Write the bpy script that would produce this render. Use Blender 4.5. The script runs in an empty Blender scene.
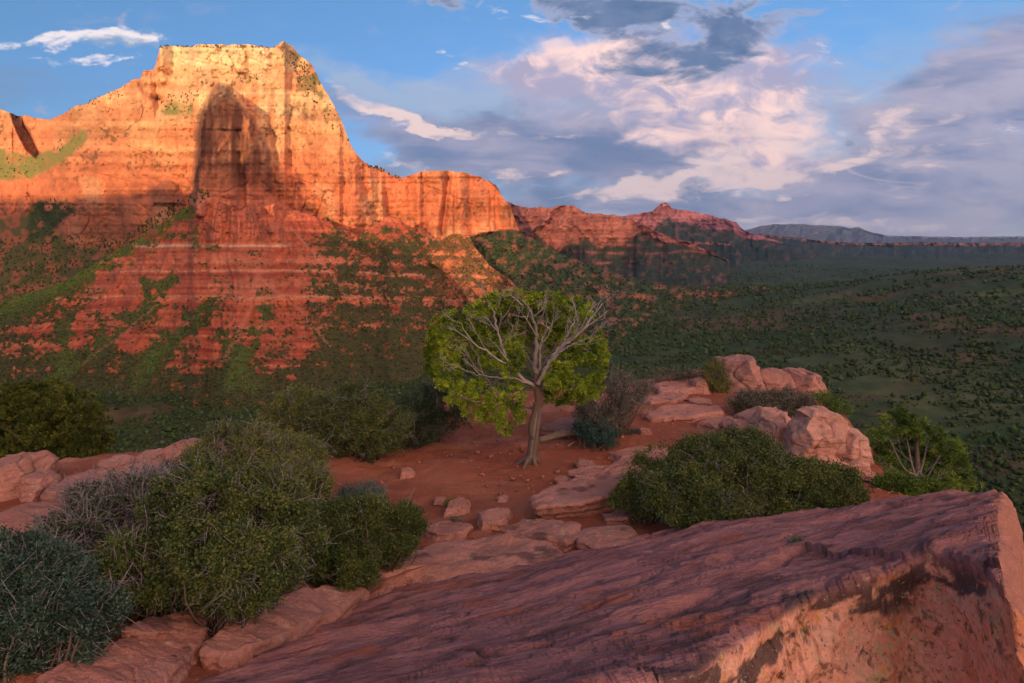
import bpy, math, numpy as np
from mathutils import Vector

R = math.radians
scene = bpy.context.scene
COL = scene.collection

# ------------------------------------------------------------------ camera
F = 667.0                      # focal length in photo pixels (1024 wide)
TH = R(8.9)                    # camera pitched down
cam_d = bpy.data.cameras.new('camera')
cam_d.sensor_width = 36.0
cam_d.lens = 36.0 * F / 1024.0
cam_d.clip_start = 0.05
cam_d.clip_end = 200000.0
cam = bpy.data.objects.new('camera', cam_d)
cam.rotation_euler = (math.pi / 2 - TH, 0, 0)
COL.objects.link(cam)
scene.camera = cam

# ------------------------------------------------------------------ exposure
scene.view_settings.view_transform = 'Standard'
scene.view_settings.look = 'None'
scene.view_settings.gamma = 1.0
scene.view_settings.use_curve_mapping = False
EXPOSURE = 0.95
scene.view_settings.exposure = EXPOSURE
scene.render.engine = 'CYCLES'
cy = scene.cycles
cy.use_denoising = True
cy.max_bounces = 5
cy.diffuse_bounces = 3
cy.glossy_bounces = 2
cy.transmission_bounces = 2
cy.transparent_max_bounces = 4
cy.volume_bounces = 0
cy.caustics_reflective = False
cy.caustics_refractive = False

# ------------------------------------------------------------------ sun and sky
SUN_EL = R(7.0)
SUN_AZ = R(-15.0)              # behind the camera, this much to its right
to_sun = np.array([math.sin(SUN_AZ) * math.cos(SUN_EL), -math.cos(SUN_AZ) * math.cos(SUN_EL), math.sin(SUN_EL)])
sd = bpy.data.lights.new('sun', 'SUN')
sd.energy = 3.5
sd.angle = R(0.4)
sd.color = (1.0, 0.62, 0.33)
so = bpy.data.objects.new('sun', sd)
so.rotation_euler = Vector(to_sun).to_track_quat('Z', 'Y').to_euler()
COL.objects.link(so)


def ray(px, py):
    u = (np.asarray(px, float) - 512) / F
    v = (341.5 - np.asarray(py, float)) / F
    u, v = np.broadcast_arrays(u, v)
    return np.stack([u, math.cos(TH) + v * math.sin(TH), -math.sin(TH) + v * math.cos(TH)], -1)


def P(px, py, Y):
    r = ray(px, py)
    return r * (np.asarray(Y, float) / r[..., 1])[..., None]


class NT:
    """small helper for writing node trees"""
    def __init__(self, tree):
        self.t = tree
        self.n = tree.nodes
        self.l = tree.links

    def new(self, typ, **kw):
        nd = self.n.new(typ)
        for k, v in kw.items():
            setattr(nd, k, v)
        return nd

    def put(self, sock, val):
        if hasattr(val, 'is_linked') or hasattr(val, 'links'):
            self.l.new(val, sock)
        else:
            sock.default_value = val

    def math(self, op, a, b=0.0, c=None, clamp=False):
        nd = self.new('ShaderNodeMath', operation=op, use_clamp=clamp)
        self.put(nd.inputs[0], a)
        self.put(nd.inputs[1], b)
        if c is not None:
            self.put(nd.inputs[2], c)
        return nd.outputs[0]

    def mix(self, f, a, b, blend='MIX'):
        nd = self.new('ShaderNodeMix', data_type='RGBA', blend_type=blend)
        nd.clamp_factor = True
        self.put(nd.inputs[0], f)
        for s, v in ((nd.inputs[6], a), (nd.inputs[7], b)):
            if isinstance(v, tuple) and len(v) == 3:
                v = v + (1.0,)
            self.put(s, v)
        return nd.outputs[2]

    def smooth(self, x, lo, hi, to0=0.0, to1=1.0):
        nd = self.new('ShaderNodeMapRange', interpolation_type='SMOOTHSTEP')
        self.put(nd.inputs[0], x)
        self.put(nd.inputs[1], lo)
        self.put(nd.inputs[2], hi)
        self.put(nd.inputs[3], to0)
        self.put(nd.inputs[4], to1)
        return nd.outputs[0]

    def noise(self, vec, scale, detail=4.0, rough=0.55, dist=0.0, dim='3D'):
        nd = self.new('ShaderNodeTexNoise', noise_dimensions=dim)
        if vec is not None:
            self.l.new(vec, nd.inputs['Vector'])
        nd.inputs['Scale'].default_value = scale
        nd.inputs['Detail'].default_value = detail
        nd.inputs['Roughness'].default_value = rough
        nd.inputs['Distortion'].default_value = dist
        return nd.outputs[0]

    def mapping(self, vec, loc=(0, 0, 0), rot=(0, 0, 0), scale=(1, 1, 1), typ='POINT'):
        nd = self.new('ShaderNodeMapping', vector_type=typ)
        self.l.new(vec, nd.inputs[0])
        nd.inputs['Location'].default_value = loc
        nd.inputs['Rotation'].default_value = rot
        nd.inputs['Scale'].default_value = scale
        return nd.outputs[0]


def build_world():
    w = bpy.data.worlds.new('World')
    scene.world = w
    w.use_nodes = True
    w.cycles.sampling_method = 'MANUAL'
    w.cycles.sample_map_resolution = 256
    T = NT(w.node_tree)
    T.n.clear()
    sky = T.new('ShaderNodeTexSky', sky_type='NISHITA')
    sky.sun_disc = False
    sky.sun_elevation = SUN_EL
    # Nishita: rotation 0 puts the sun at +Y, growing clockwise seen from above
    sky.sun_rotation = math.pi - SUN_AZ
    sky.altitude = 1800.0
    sky.air_density = 1.0
    sky.dust_density = 0.6
    sky.ozone_density = 2.0
    tc = T.new('ShaderNodeTexCoord')
    sep = T.new('ShaderNodeSeparateXYZ')
    T.l.new(tc.outputs['Generated'], sep.inputs[0])
    x, y, z = sep.outputs
    yy = T.math('MAXIMUM', T.math('ABSOLUTE', y), 0.08)
    a = T.math('DIVIDE', x, yy)
    e = T.math('DIVIDE', z, yy)
    cmb = T.new('ShaderNodeCombineXYZ')
    T.l.new(a, cmb.inputs[0])
    T.l.new(e, cmb.inputs[1])
    T.l.new(T.math('MULTIPLY', T.math('LESS_THAN', y, 0.0), 7.3), cmb.inputs[2])   # other clouds behind
    ae = cmb.outputs[0]
    # uneven shapes: bend the plane the clouds are laid out on
    wn = T.new('ShaderNodeTexNoise')
    T.l.new(T.mapping(ae, (3.3, 7.1, 0), (0, 0, R(-8)), (1.0, 1.9, 1.0)), wn.inputs['Vector'])
    wn.inputs['Scale'].default_value = 7.0
    wn.inputs['Detail'].default_value = 5.0
    wn.inputs['Roughness'].default_value = 0.55
    ws = T.new('ShaderNodeVectorMath', operation='MULTIPLY_ADD')
    T.l.new(wn.outputs[1], ws.inputs[0])
    ws.inputs[1].default_value = (0.22, 0.11, 0.0)
    ws.inputs[2].default_value = (-0.11, -0.055, 0.0)
    wa = T.new('ShaderNodeVectorMath', operation='ADD')
    T.l.new(ae, wa.inputs[0])
    T.l.new(ws.outputs[0], wa.inputs[1])
    ae_w = wa.outputs[0]

    def blob(px, py, rx, ry, rot=0.0, wt=1.0):
        r = ray(px, py)
        A, E = r[0] / r[1], r[2] / r[1]
        m = T.mapping(ae_w, (A, E, 0), (0, 0, R(rot)), (rx / F, ry / F, 100.0), 'TEXTURE')
        g = T.new('ShaderNodeTexGradient', gradient_type='SPHERICAL')
        T.l.new(m, g.inputs[0])
        s = T.math('POWER', g.outputs[1], 0.55)
        return T.math('MULTIPLY', s, wt) if wt != 1.0 else s

    def total(blobs):
        s = None
        for b in blobs:
            v = blob(*b)
            s = v if s is None else T.math('ADD', s, v)
        return s

    def streaked(scale, sx, sy, detail, rough, dist, off, rot=0.0):
        m = T.mapping(ae, off, (0, 0, R(rot)), (sx, sy, 1.0))
        return T.noise(m, scale, detail, rough, dist)

    tint = T.mix(T.smooth(e, -0.02, 0.42), SKY_LOW, SKY_HIGH)
    sky_c = T.mix(1.0, sky.outputs[0], tint, 'MULTIPLY')
    col = sky_c
    # cloud light is written in the sky's own units (they pass through the same Background strength)
    K = 1.0 / SKY_STRENGTH / 2 ** EXPOSURE

    def cl(r, g, b, k=1.33):
        return (r * K * k, g * K * k, b * K * k)

    def fz(scale, sx, sy, detail, rough, dist, off, rot=0.0, gain=4.2):
        """noise centred on zero"""
        return T.math('MULTIPLY', T.math('SUBTRACT', streaked(scale, sx, sy, detail, rough, dist, off, rot), 0.5), gain)

    def layer(blobs, n, amp, soft, top=1.0, bias=0.42):
        d = T.math('MULTIPLY_ADD', n, amp, T.math('SUBTRACT', total(blobs), bias))
        return T.smooth(d, 0.0, soft, 0.0, top), d

    # hazy blue grey bank low on the left
    n = fz(6.9, 1.0, 3.5, 5, 0.55, 0.3, (4.4, 2.3, 0), -4)
    f, d = layer([(40, 88, 170, 34, 0, 0.8), (-60, 70, 120, 60, 0, 0.8)], n, 0.4, 0.9, 0.55)
    col = T.mix(f, col, cl(0.17, 0.25, 0.40))
    # thin high veil
    n = fz(7.4, 1.0, 3.6, 8, 0.62, 0.5, (2.1, 0.3, 0), -16)
    f, d = layer([(400, 102, 150, 34, -16, 0.9), (520, 120, 190, 50, -8, 0.9), (610, 90, 190, 70, 0, 0.7), (900, 120, 260, 130, 20, 0.8), (350, 84, 70, 18, -14, 0.6), (800, 110, 160, 60, 0, 0.5), (700, 160, 260, 90, 0, 0.9)], n, 0.4, 1.2, 0.85, 0.15)
    col = T.mix(f, col, cl(0.33, 0.41, 0.55))
    # warm lit bank
    n = fz(8.0, 1.0, 2.3, 10, 0.6, 0.6, (5.7, 1.1, 0), 14)
    f, d = layer([(660, 110, 150, 70, 10, 1.0), (740, 90, 110, 70, 20, 0.9), (690, 170, 170, 55, 0, 0.9), (570, 72, 110, 36, -10, 0.8), (800, 190, 150, 40, 12, 0.7), (620, 60, 90, 40, 0, 0.5), (780, 60, 60, 34, 0, 0.45),
                  (825, 42, 26, 20, 0, 0.65), (660, 40, 90, 40, 10, 0.6), (560, 16, 50, 16, -6, 0.6), (540, 92, 130, 34, -8, 0.7), (830, 130, 150, 60, 10, 0.8), (620, 95, 120, 40, 0, 0.5)], n, 0.7, 1.6, 0.97, 0.18)
    n_ = fz(16.1, 1.0, 1.7, 8, 0.6, 0.8, (0.4, 9.0, 0), 10)
    wc = T.mix(T.smooth(T.math('ADD', n_, T.math('MULTIPLY', T.math('ADD', blob(735, 140, 110, 75, 10), blob(590, 66, 90, 20, -8)), 0.9)), -0.15, 1.15), cl(0.37, 0.34, 0.47), cl(0.98, 0.66, 0.58))
    col = T.mix(f, col, wc)
    # grey lilac bank, low and right
    n = fz(6.5, 1.0, 3.4, 9, 0.58, 0.35, (1.7, 4.2, 0), 10)
    f, d = layer([(990, 130, 190, 90, 24, 1.1), (900, 200, 210, 48, 4, 1.0), (560, 175, 200, 46, 0, 1.0), (640, 146, 140, 38, -4, 0.8), (430, 134, 150, 30, -12, 1.05), (530, 146, 160, 38, -6, 1.0), (1060, 60, 120, 90, 0, 0.7), (690, 216, 280, 22, 0, 0.8),
                  (400, 176, 120, 22, 0, 0.5), (930, 110, 130, 70, 32, 0.9), (1010, 200, 240, 60, 0, 0.9), (860, 185, 120, 30, 10, 0.6), (620, 205, 160, 20, 0, 0.6)], n, 0.5, 1.25, 0.95, 0.16)
    n_ = fz(6.5, 1.0, 3.6, 8, 0.58, 0.4, (3.3, 0.2, 0), 16, 3.2)
    gc = T.mix(T.smooth(T.math('ADD', n_, T.math('MULTIPLY', blob(980, 130, 240, 110, 20), 0.5)), -0.55, 0.9), cl(0.125, 0.18, 0.32), cl(0.42, 0.37, 0.47))
    col = T.mix(f, col, gc)
    # lit edges riding on the grey bank
    n = fz(12.4, 1.0, 3.2, 9, 0.62, 0.9, (8.1, 2.0, 0), 10)
    f, d = layer([(380, 110, 70, 9, -14, 0.95), (425, 124, 60, 7, -14, 0.75), (470, 130, 50, 7, -4, 0.6), (545, 132, 60, 8, 0, 0.5), (740, 152, 120, 26, 16, 0.9), (690, 188, 110, 16, 6, 0.9), (800, 172, 70, 11, 14, 0.7), (515, 174, 46, 6, 6, 1.0),
                  (870, 224, 220, 9, 0, 0.7), (900, 120, 90, 16, 32, 0.5), (390, 156, 36, 6, -5, 0.6), (600, 195, 90, 9, 3, 0.5), (900, 165, 170, 40, 14, 0.5), (960, 100, 120, 20, 30, 0.4), (700, 215, 200, 10, 0, 0.5)], n, 0.5, 0.7, 0.9, 0.38)
    col = T.mix(f, col, cl(0.84, 0.62, 0.57))
    # dark near clouds with bright rims
    n = fz(10.0, 1.0, 2.1, 10, 0.62, 0.6, (0.7, 7.7, 0), 8)
    f, d4 = layer([(680, 6, 145, 48, 0, 1.05), (655, 68, 90, 22, 8, 0.95), (560, 30, 60, 12, -10, 0.5), (610, 0, 90, 26, 0, 0.9), (468, 2, 46, 22, -6, 1.0), (735, 44, 60, 30, 25, 0.6), (580, 24, 40, 14, -10, 0.5), (768, 162, 34, 8, 16, 0.6), (825, 135, 50, 8, 14, 0.5), (640, 30, 60, 30, 0, 0.3)], n, 0.95, 0.5, 0.8, 0.42)
    col = T.mix(T.math('MULTIPLY', f, 0.6), col, cl(0.66, 0.55, 0.58))
    col = T.mix(T.smooth(d4, 0.0, 0.95, 0.0, 1.0), col, T.mix(T.smooth(fz(18.4, 1.0, 1.8, 8, 0.6, 0.6, (1.2, 3.2, 0)), -1.1, 1.1), cl(0.075, 0.135, 0.255), cl(0.15, 0.205, 0.34)))
    # small white clouds
    n = fz(13.8, 1.0, 3.0, 10, 0.64, 0.9, (6.2, 5.5, 0), -8)
    f, d5 = layer([(30, 32, 120, 9, -4, 0.9), (105, 36, 70, 13, -3, 1.0), (150, 42, 30, 9, -30, 0.7), (85, 58, 70, 6, -6, 0.7), (130, 62, 40, 5, 0, 0.6), (449, 51, 20, 4, -14, 1.0), (464, 69, 13, 4, 5, 0.95), (497, 10, 12, 14, 40, 0.8), (560, 14, 44, 9, -6, 0.9),
                   (598, 37, 30, 6, 4, 0.85), (685, 23, 18, 10, -10, 0.85), (825, 40, 20, 9, 0, 0.7), (828, 56, 16, 6, 0, 0.7), (400, 160, 40, 5, 10, 0.6)], n, 0.85, 0.9, 0.95, 0.42)
    col = T.mix(f, col, T.mix(T.smooth(d5, 0.10, 0.5), cl(0.42, 0.47, 0.60), cl(0.84, 0.74, 0.74)))
    f = T.math('MULTIPLY', blob(135, 46, 42, 6, -6), 0.7)
    col = T.mix(f, col, cl(0.33, 0.38, 0.50))
    # pale band along the horizon
    hz = T.math('MULTIPLY', T.smooth(e, 0.0, 0.05, 0.6, 0.0), T.smooth(a, -0.2, 0.15, 0.3, 1.0))
    col = T.mix(hz, col, cl(0.42, 0.37, 0.45))
    # behind the camera: warm glow added in the unseen sky to light the foreground
    gd = T.new('ShaderNodeVectorMath', operation='DOT_PRODUCT')
    T.l.new(tc.outputs['Generated'], gd.inputs[0])
    g = np.array(GLOW_DIR) / np.linalg.norm(GLOW_DIR)
    gd.inputs[1].default_value = tuple(g)
    gl = T.smooth(gd.outputs['Value'], 0.35, 0.98)
    front = T.smooth(y, -0.25, 0.05)
    col = T.mix(T.math('MULTIPLY', gl, T.math('SUBTRACT', 1.0, front)), T.mix(front, sky_c, col), cl(*GLOW_COL))
    # unseen sky overhead darkened, so upward faces get less light
    col = T.mix(T.smooth(z, 0.55, 0.85, 0.0, 0.9), col, cl(0.10, 0.125, 0.20))
    bg = T.new('ShaderNodeBackground')
    T.l.new(col, bg.inputs[0])
    bg.inputs[1].default_value = SKY_STRENGTH
    out = T.new('ShaderNodeOutputWorld')
    T.l.new(bg.outputs[0], out.inputs[0])


SKY_STRENGTH = 0.15
SKY_LOW, SKY_HIGH = (0.34, 0.43, 0.66), (0.45, 0.60, 0.72)
GLOW_DIR = (0.6, -0.9, 0.45)
GLOW_COL = (3.2, 2.1, 1.65)
build_world()

# ------------------------------------------------------------------ noise
_M = np.uint32(0xFFFFFFFF)


def _hash(ix, iy, iz, seed):
    h = (ix.astype(np.uint32) * np.uint32(374761393) + iy.astype(np.uint32) * np.uint32(668265263)
         + iz.astype(np.uint32) * np.uint32(2147483647) + np.uint32((seed * 144665) & 0xFFFFFFFF))
    h = (h ^ (h >> np.uint32(13))) * np.uint32(1274126177)
    h = (h ^ (h >> np.uint32(16))) * np.uint32(2246822519)
    h = h ^ (h >> np.uint32(15))
    return h.astype(np.float32) / np.float32(4294967295.0)


def vnoise(x, y, z=None, seed=0):
    """value noise in about -1..1"""
    x = np.asarray(x, float)
    y = np.broadcast_to(np.asarray(y, float), x.shape)
    z = np.zeros(x.shape) if z is None else np.broadcast_to(np.asarray(z, float), x.shape)
    ix, iy, iz = np.floor(x).astype(np.int64), np.floor(y).astype(np.int64), np.floor(z).astype(np.int64)
    fx, fy, fz = x - ix, y - iy, z - iz
    fx, fy, fz = (f * f * f * (f * (f * 6 - 15) + 10) for f in (fx, fy, fz))
    r = 0
    for dx in (0, 1):
        wx = fx if dx else 1 - fx
        for dy in (0, 1):
            wy = fy if dy else 1 - fy
            for dz in (0, 1):
                wz = fz if dz else 1 - fz
                r = r + wx * wy * wz * _hash(ix + dx, iy + dy, iz + dz, seed)
    return r * 2 - 1


def fbm(x, y, z=None, oct=5, seed=0, gain=0.5, lac=2.03):
    x = np.asarray(x, float)
    y = np.asarray(y, float)
    s, a, n = 0, 1.0, 0.0
    for k in range(oct):
        s = s + a * vnoise(x, y, z, seed + 17 * k)
        n += a
        a *= gain
        x, y = x * lac + 3.1, y * lac + 1.7
        z = None if z is None else np.asarray(z) * lac + 5.3
    return s / n * 1.5


def ridged(x, y, z=None, oct=4, seed=0):
    x = np.asarray(x, float)
    y = np.asarray(y, float)
    s, a, n = 0, 1.0, 0.0
    for k in range(oct):
        s = s + a * (1 - 2 * np.abs(vnoise(x, y, z, seed + 31 * k)))
        n += a
        a *= 0.5
        x, y = x * 2.1 + 1.3, y * 2.1 + 4.1
        z = None if z is None else np.asarray(z) * 2.1 + 2.2
    return s / n


def sstep(x, a, b):
    t = np.clip((x - a) / (b - a), 0, 1)
    return t * t * (3 - 2 * t)


def pl(pts, x):
    p = np.array(pts, float)
    return np.interp(x, p[:, 0], p[:, 1])


def seg_dist(X, Y, pts):
    """distance to a polyline"""
    d = np.full(np.shape(X), 1e9)
    for (x0, y0), (x1, y1) in zip(pts[:-1], pts[1:]):
        dx, dy = x1 - x0, y1 - y0
        t = np.clip(((X - x0) * dx + (Y - y0) * dy) / (dx * dx + dy * dy + 1e-12), 0, 1)
        d = np.minimum(d, np.hypot(X - x0 - t * dx, Y - y0 - t * dy))
    return d


def poly_sd(X, Y, pts):
    """signed distance to a polygon, negative inside"""
    pts = list(pts)
    d = seg_dist(X, Y, pts + [pts[0]])
    ins = np.zeros(np.shape(X), bool)
    for (x0, y0), (x1, y1) in zip(pts, pts[1:] + pts[:1]):
        c = ((y0 > Y) != (y1 > Y)) & (X < (x1 - x0) * (Y - y0) / ((y1 - y0) if y1 != y0 else 1e-12) + x0)
        ins ^= c
    return np.where(ins, -d, d)


def lerp(a, b, t):
    return a + (b - a) * t


def mixc(c, col, m):
    return c + (np.array(col) - c) * np.clip(m, 0, 1)[..., None]


# ------------------------------------------------------------------ mesh building
def link(o, parent=None, label=None, cat=None, group=None, kind=None):
    if o.name not in COL.objects:
        COL.objects.link(o)
    if parent is not None:
        o.parent = parent
    for k, v in (('label', label), ('category', cat), ('group', group), ('kind', kind)):
        if v:
            o[k] = v
    return o


def mesh_data(name, V, quads=None, tris=None, mat=None, col=None, smooth=True, extra=None):
    V = np.asarray(V, np.float32)
    me = bpy.data.meshes.new(name)
    loops, starts, n = [], [], 0
    if quads is not None and len(quads):
        q = np.asarray(quads, np.int32)
        loops.append(q.ravel())
        starts.append(np.arange(len(q)) * 4)
        n = len(q) * 4
    if tris is not None and len(tris):
        t = np.asarray(tris, np.int32)
        loops.append(t.ravel())
        starts.append(n + np.arange(len(t)) * 3)
    loops = np.concatenate(loops).astype(np.int32)
    starts = np.concatenate(starts).astype(np.int32)
    me.vertices.add(len(V))
    me.vertices.foreach_set('co', V.ravel())
    me.loops.add(len(loops))
    me.loops.foreach_set('vertex_index', loops)
    me.polygons.add(len(starts))
    me.polygons.foreach_set('loop_start', starts)
    me.update(calc_edges=True)
    if smooth:
        me.polygons.foreach_set('use_smooth', np.ones(len(starts), bool))
    if col is not None:
        c = np.ones((len(V), 4), np.float32)
        c[:, :3] = col
        at = me.color_attributes.new('Col', 'FLOAT_COLOR', 'POINT')
        at.data.foreach_set('color', c.ravel())
    if mat is not None:
        me.materials.append(mat)
    me.validate()
    return me


def mesh_obj(name, V, quads=None, tris=None, mat=None, col=None, smooth=True, parent=None, loc=None, **tags):
    V = np.asarray(V, float)
    if 'cat' in tags and 'kind' not in tags:
        tags['kind'] = 'thing'
    if loc is None and parent is not None:
        V = V - np.array(parent['_at'][:])
    elif loc is not None:
        V = V - np.asarray(loc)
    o = bpy.data.objects.new(name, mesh_data(name, V, quads, tris, mat, col, smooth))
    if loc is not None:
        o.location = tuple(float(k) for k in loc)
    return link(o, parent, **tags)


def empty(name, loc, **tags):
    o = bpy.data.objects.new(name, None)
    o.location = tuple(float(k) for k in loc)
    o['_at'] = [float(k) for k in loc]
    o.empty_display_size = 0.2
    return link(o, **tags)


def grid_quads(rows, cols, wrap=False):
    i = np.arange(rows - 1)[:, None]
    j = np.arange(cols if wrap else cols - 1)[None, :]
    j2 = (j + 1) % cols
    q = np.stack([i * cols + j, i * cols + j2, (i + 1) * cols + j2, (i + 1) * cols + j], -1)
    return q.reshape(-1, 4)


class Bag:
    """collects pieces into one mesh"""
    def __init__(self):
        self.V, self.Q, self.T, self.C, self.n = [], [], [], [], 0

    def add(self, V, Q=None, T=None, C=None):
        V = np.asarray(V, float)
        self.V.append(V)
        if Q is not None:
            self.Q.append(np.asarray(Q) + self.n)
        if T is not None:
            self.T.append(np.asarray(T) + self.n)
        if C is None:
            C = (0.5, 0.5, 0.5)
        self.C.append(np.broadcast_to(np.asarray(C, float), (len(V), 3)))
        self.n += len(V)

    def build(self, name, mat, smooth=True, **kw):
        return mesh_obj(name, np.concatenate(self.V), np.concatenate(self.Q) if self.Q else None,
                        np.concatenate(self.T) if self.T else None, mat, np.concatenate(self.C), smooth, **kw)


def tube(bag, pts, radii, sides=6, col=(0.3, 0.25, 0.2), rough=0.0, rng=None):
    pts = np.asarray(pts, float)
    n = len(pts)
    radii = np.broadcast_to(np.asarray(radii, float), (n,))
    tan = np.gradient(pts, axis=0)
    tan /= np.linalg.norm(tan, axis=1)[:, None] + 1e-9
    up = np.array([0.31, 0.17, 0.93]) if abs(tan[0, 2]) < 0.8 else np.array([0.9, 0.3, 0.1])
    s = np.cross(tan, up)
    s /= np.linalg.norm(s, axis=1)[:, None] + 1e-9
    b = np.cross(tan, s)
    an = np.arange(sides) / sides * 2 * math.pi
    rr = radii[:, None] * np.ones((n, sides))
    if rough and rng is not None:
        prof = 1 + rough * rng.normal(size=sides)
        rr = rr * prof[None, :] * (1 + 0.5 * rough * rng.normal(size=(n, sides)))
    V = pts[:, None, :] + (s[:, None, :] * np.cos(an)[None, :, None] + b[:, None, :] * np.sin(an)[None, :, None]) * rr[..., None]
    V = np.concatenate([V.reshape(-1, 3), pts[-1:] + tan[-1:] * radii[-1]])
    tip = n * sides
    T = [[(n - 1) * sides + j, (n - 1) * sides + (j + 1) % sides, tip] for j in range(sides)]
    bag.add(V, grid_quads(n, sides, True), T, col)


def smooth_line(pts, n):
    """Catmull-Rom resample"""
    p = np.asarray(pts, float)
    p = np.concatenate([[2 * p[0] - p[1]], p, [2 * p[-1] - p[-2]]])
    out = []
    for t in np.linspace(0, len(p) - 3 - 1e-6, n):
        k = int(t)
        f = t - k
        a, b, c, d = p[k:k + 4]
        out.append(0.5 * (2 * b + (c - a) * f + (2 * a - 5 * b + 4 * c - d) * f * f + (3 * b - a - 3 * c + d) * f ** 3))
    return np.array(out)


# ------------------------------------------------------------------ materials
def mat_rock(name, bump=0.3, scale=1.0, rough=0.9, var=0.35, fine=8.0, spec=0.15, grain=None, lichen=False):
    """stone or earth: base colour from the mesh's own albedo attribute, broken up by noise"""
    m = bpy.data.materials.new(name)
    m.use_nodes = True
    T = NT(m.node_tree)
    bs = m.node_tree.nodes['Principled BSDF']
    at = T.new('ShaderNodeAttribute', attribute_name='Col')
    tc = T.new('ShaderNodeTexCoord')
    ob = tc.outputs['Object']
    if grain:
        ob = T.mapping(T.mapping(ob, rot=(0, 0, R(grain[0]))), scale=grain[1])
    n1 = T.noise(ob, 1.0 * scale, 6, 0.62)
    n2 = T.noise(ob, fine * scale, 5, 0.65)
    v = T.math('MULTIPLY_ADD', n1, var, 1 - 0.5 * var)
    v = T.math('MULTIPLY', v, T.math('MULTIPLY_ADD', n2, var * 1.3, 1 - 0.65 * var))
    c = T.new('ShaderNodeVectorMath', operation='SCALE')
    T.l.new(at.outputs['Color'], c.inputs[0])
    T.l.new(v, c.inputs['Scale'])
    T.l.new(c.outputs[0], bs.inputs['Base Color'])
    if lichen:
        base_c = c.outputs[0]
        for sc_, lo, hi, colr, off in ((9.0, 0.56, 0.64, (0.16, 0.075, 0.05), 0.0), (26.0, 0.58, 0.64, (0.10, 0.06, 0.05), 3.0), (17.0, 0.60, 0.66, (0.50, 0.46, 0.27), 7.0), (40.0, 0.62, 0.67, (0.62, 0.56, 0.40), 11.0), (12.0, 0.645, 0.69, (0.66, 0.26, 0.04), 19.0)):
            nn = T.noise(T.mapping(ob, loc=(off, off, off)), sc_, 7, 0.68, 0.3)
            base_c = T.mix(T.smooth(nn, lo, hi, 0.0, 0.8), base_c, colr)
        T.l.new(base_c, bs.inputs['Base Color'])
    bs.inputs['Roughness'].default_value = rough
    bs.inputs['Specular IOR Level'].default_value = spec
    if bump:
        b = T.new('ShaderNodeBump')
        b.inputs['Strength'].default_value = bump
        b.inputs['Distance'].default_value = 0.25 / scale
        T.l.new(T.math('ADD', n1, T.math('MULTIPLY', n2, 0.35)), b.inputs['Height'])
        T.l.new(b.outputs[0], bs.inputs['Normal'])
    return m


def mat_leaf(name, rough=0.6, trans=0.18):
    m = bpy.data.materials.new(name)
    m.use_nodes = True
    T = NT(m.node_tree)
    bs = m.node_tree.nodes['Principled BSDF']
    at = T.new('ShaderNodeAttribute', attribute_name='Col')
    T.l.new(at.outputs['Color'], bs.inputs['Base Color'])
    bs.inputs['Roughness'].default_value = rough
    bs.inputs['Specular IOR Level'].default_value = 0.2
    tr = T.new('ShaderNodeBsdfTranslucent')
    T.l.new(at.outputs['Color'], tr.inputs[0])
    mx = T.new('ShaderNodeMixShader')
    mx.inputs[0].default_value = trans
    T.l.new(bs.outputs[0], mx.inputs[1])
    T.l.new(tr.outputs[0], mx.inputs[2])
    T.l.new(mx.outputs[0], m.node_tree.nodes['Material Output'].inputs[0])
    return m


M_CLIFF = mat_rock('cliff_rock', bump=0.35, scale=0.05, var=0.3, fine=6.0)
M_RANGE = mat_rock('distant_rock', bump=0.3, scale=0.06, var=0.35, fine=6.0)
M_TERRAIN = mat_rock('valley_ground', bump=0.5, scale=0.06, var=0.9, fine=5.0)
M_DIRT = mat_rock('red_dirt', bump=0.7, scale=1.8, var=0.45, fine=13.0)
M_STONE = mat_rock('red_sandstone', bump=0.8, scale=2.6, var=0.5, fine=11.0)
M_LEAF = mat_leaf('leaf')
M_NEEDLE = mat_leaf('juniper_scale_leaf', 0.7, 0.2)
M_FAR = mat_leaf('far_foliage', 0.9, 0.0)
M_BARK = mat_rock('bark', bump=0.8, scale=7.0, var=0.5, fine=5.0)

# ------------------------------------------------------------------ far terrain
def valley_z(x, y):
    r = np.hypot(x, y)
    z = -205 + 10 * fbm(x / 420, y / 420, oct=4, seed=3) * sstep(r, 100, 900) + 40 * fbm(x / 2600, y / 2600, oct=3, seed=9) * sstep(r, 1500, 5000)
    z = z + 105 * sstep(x - 0.18 * y, 60, 1100) * sstep(y, 150, 500) * (1 - sstep(r, 2000, 3200))    # rise on the right
    z = z + 42 * np.exp(-((x - 1560) / 420) ** 2 - ((y - 1900) / 420) ** 2)                             # hill at the far right
    z = z + 88 * np.exp(-((x + 175) / 150) ** 2 - ((y - 350) / 110) ** 2)                              # spur below the overlook
    return z


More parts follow.
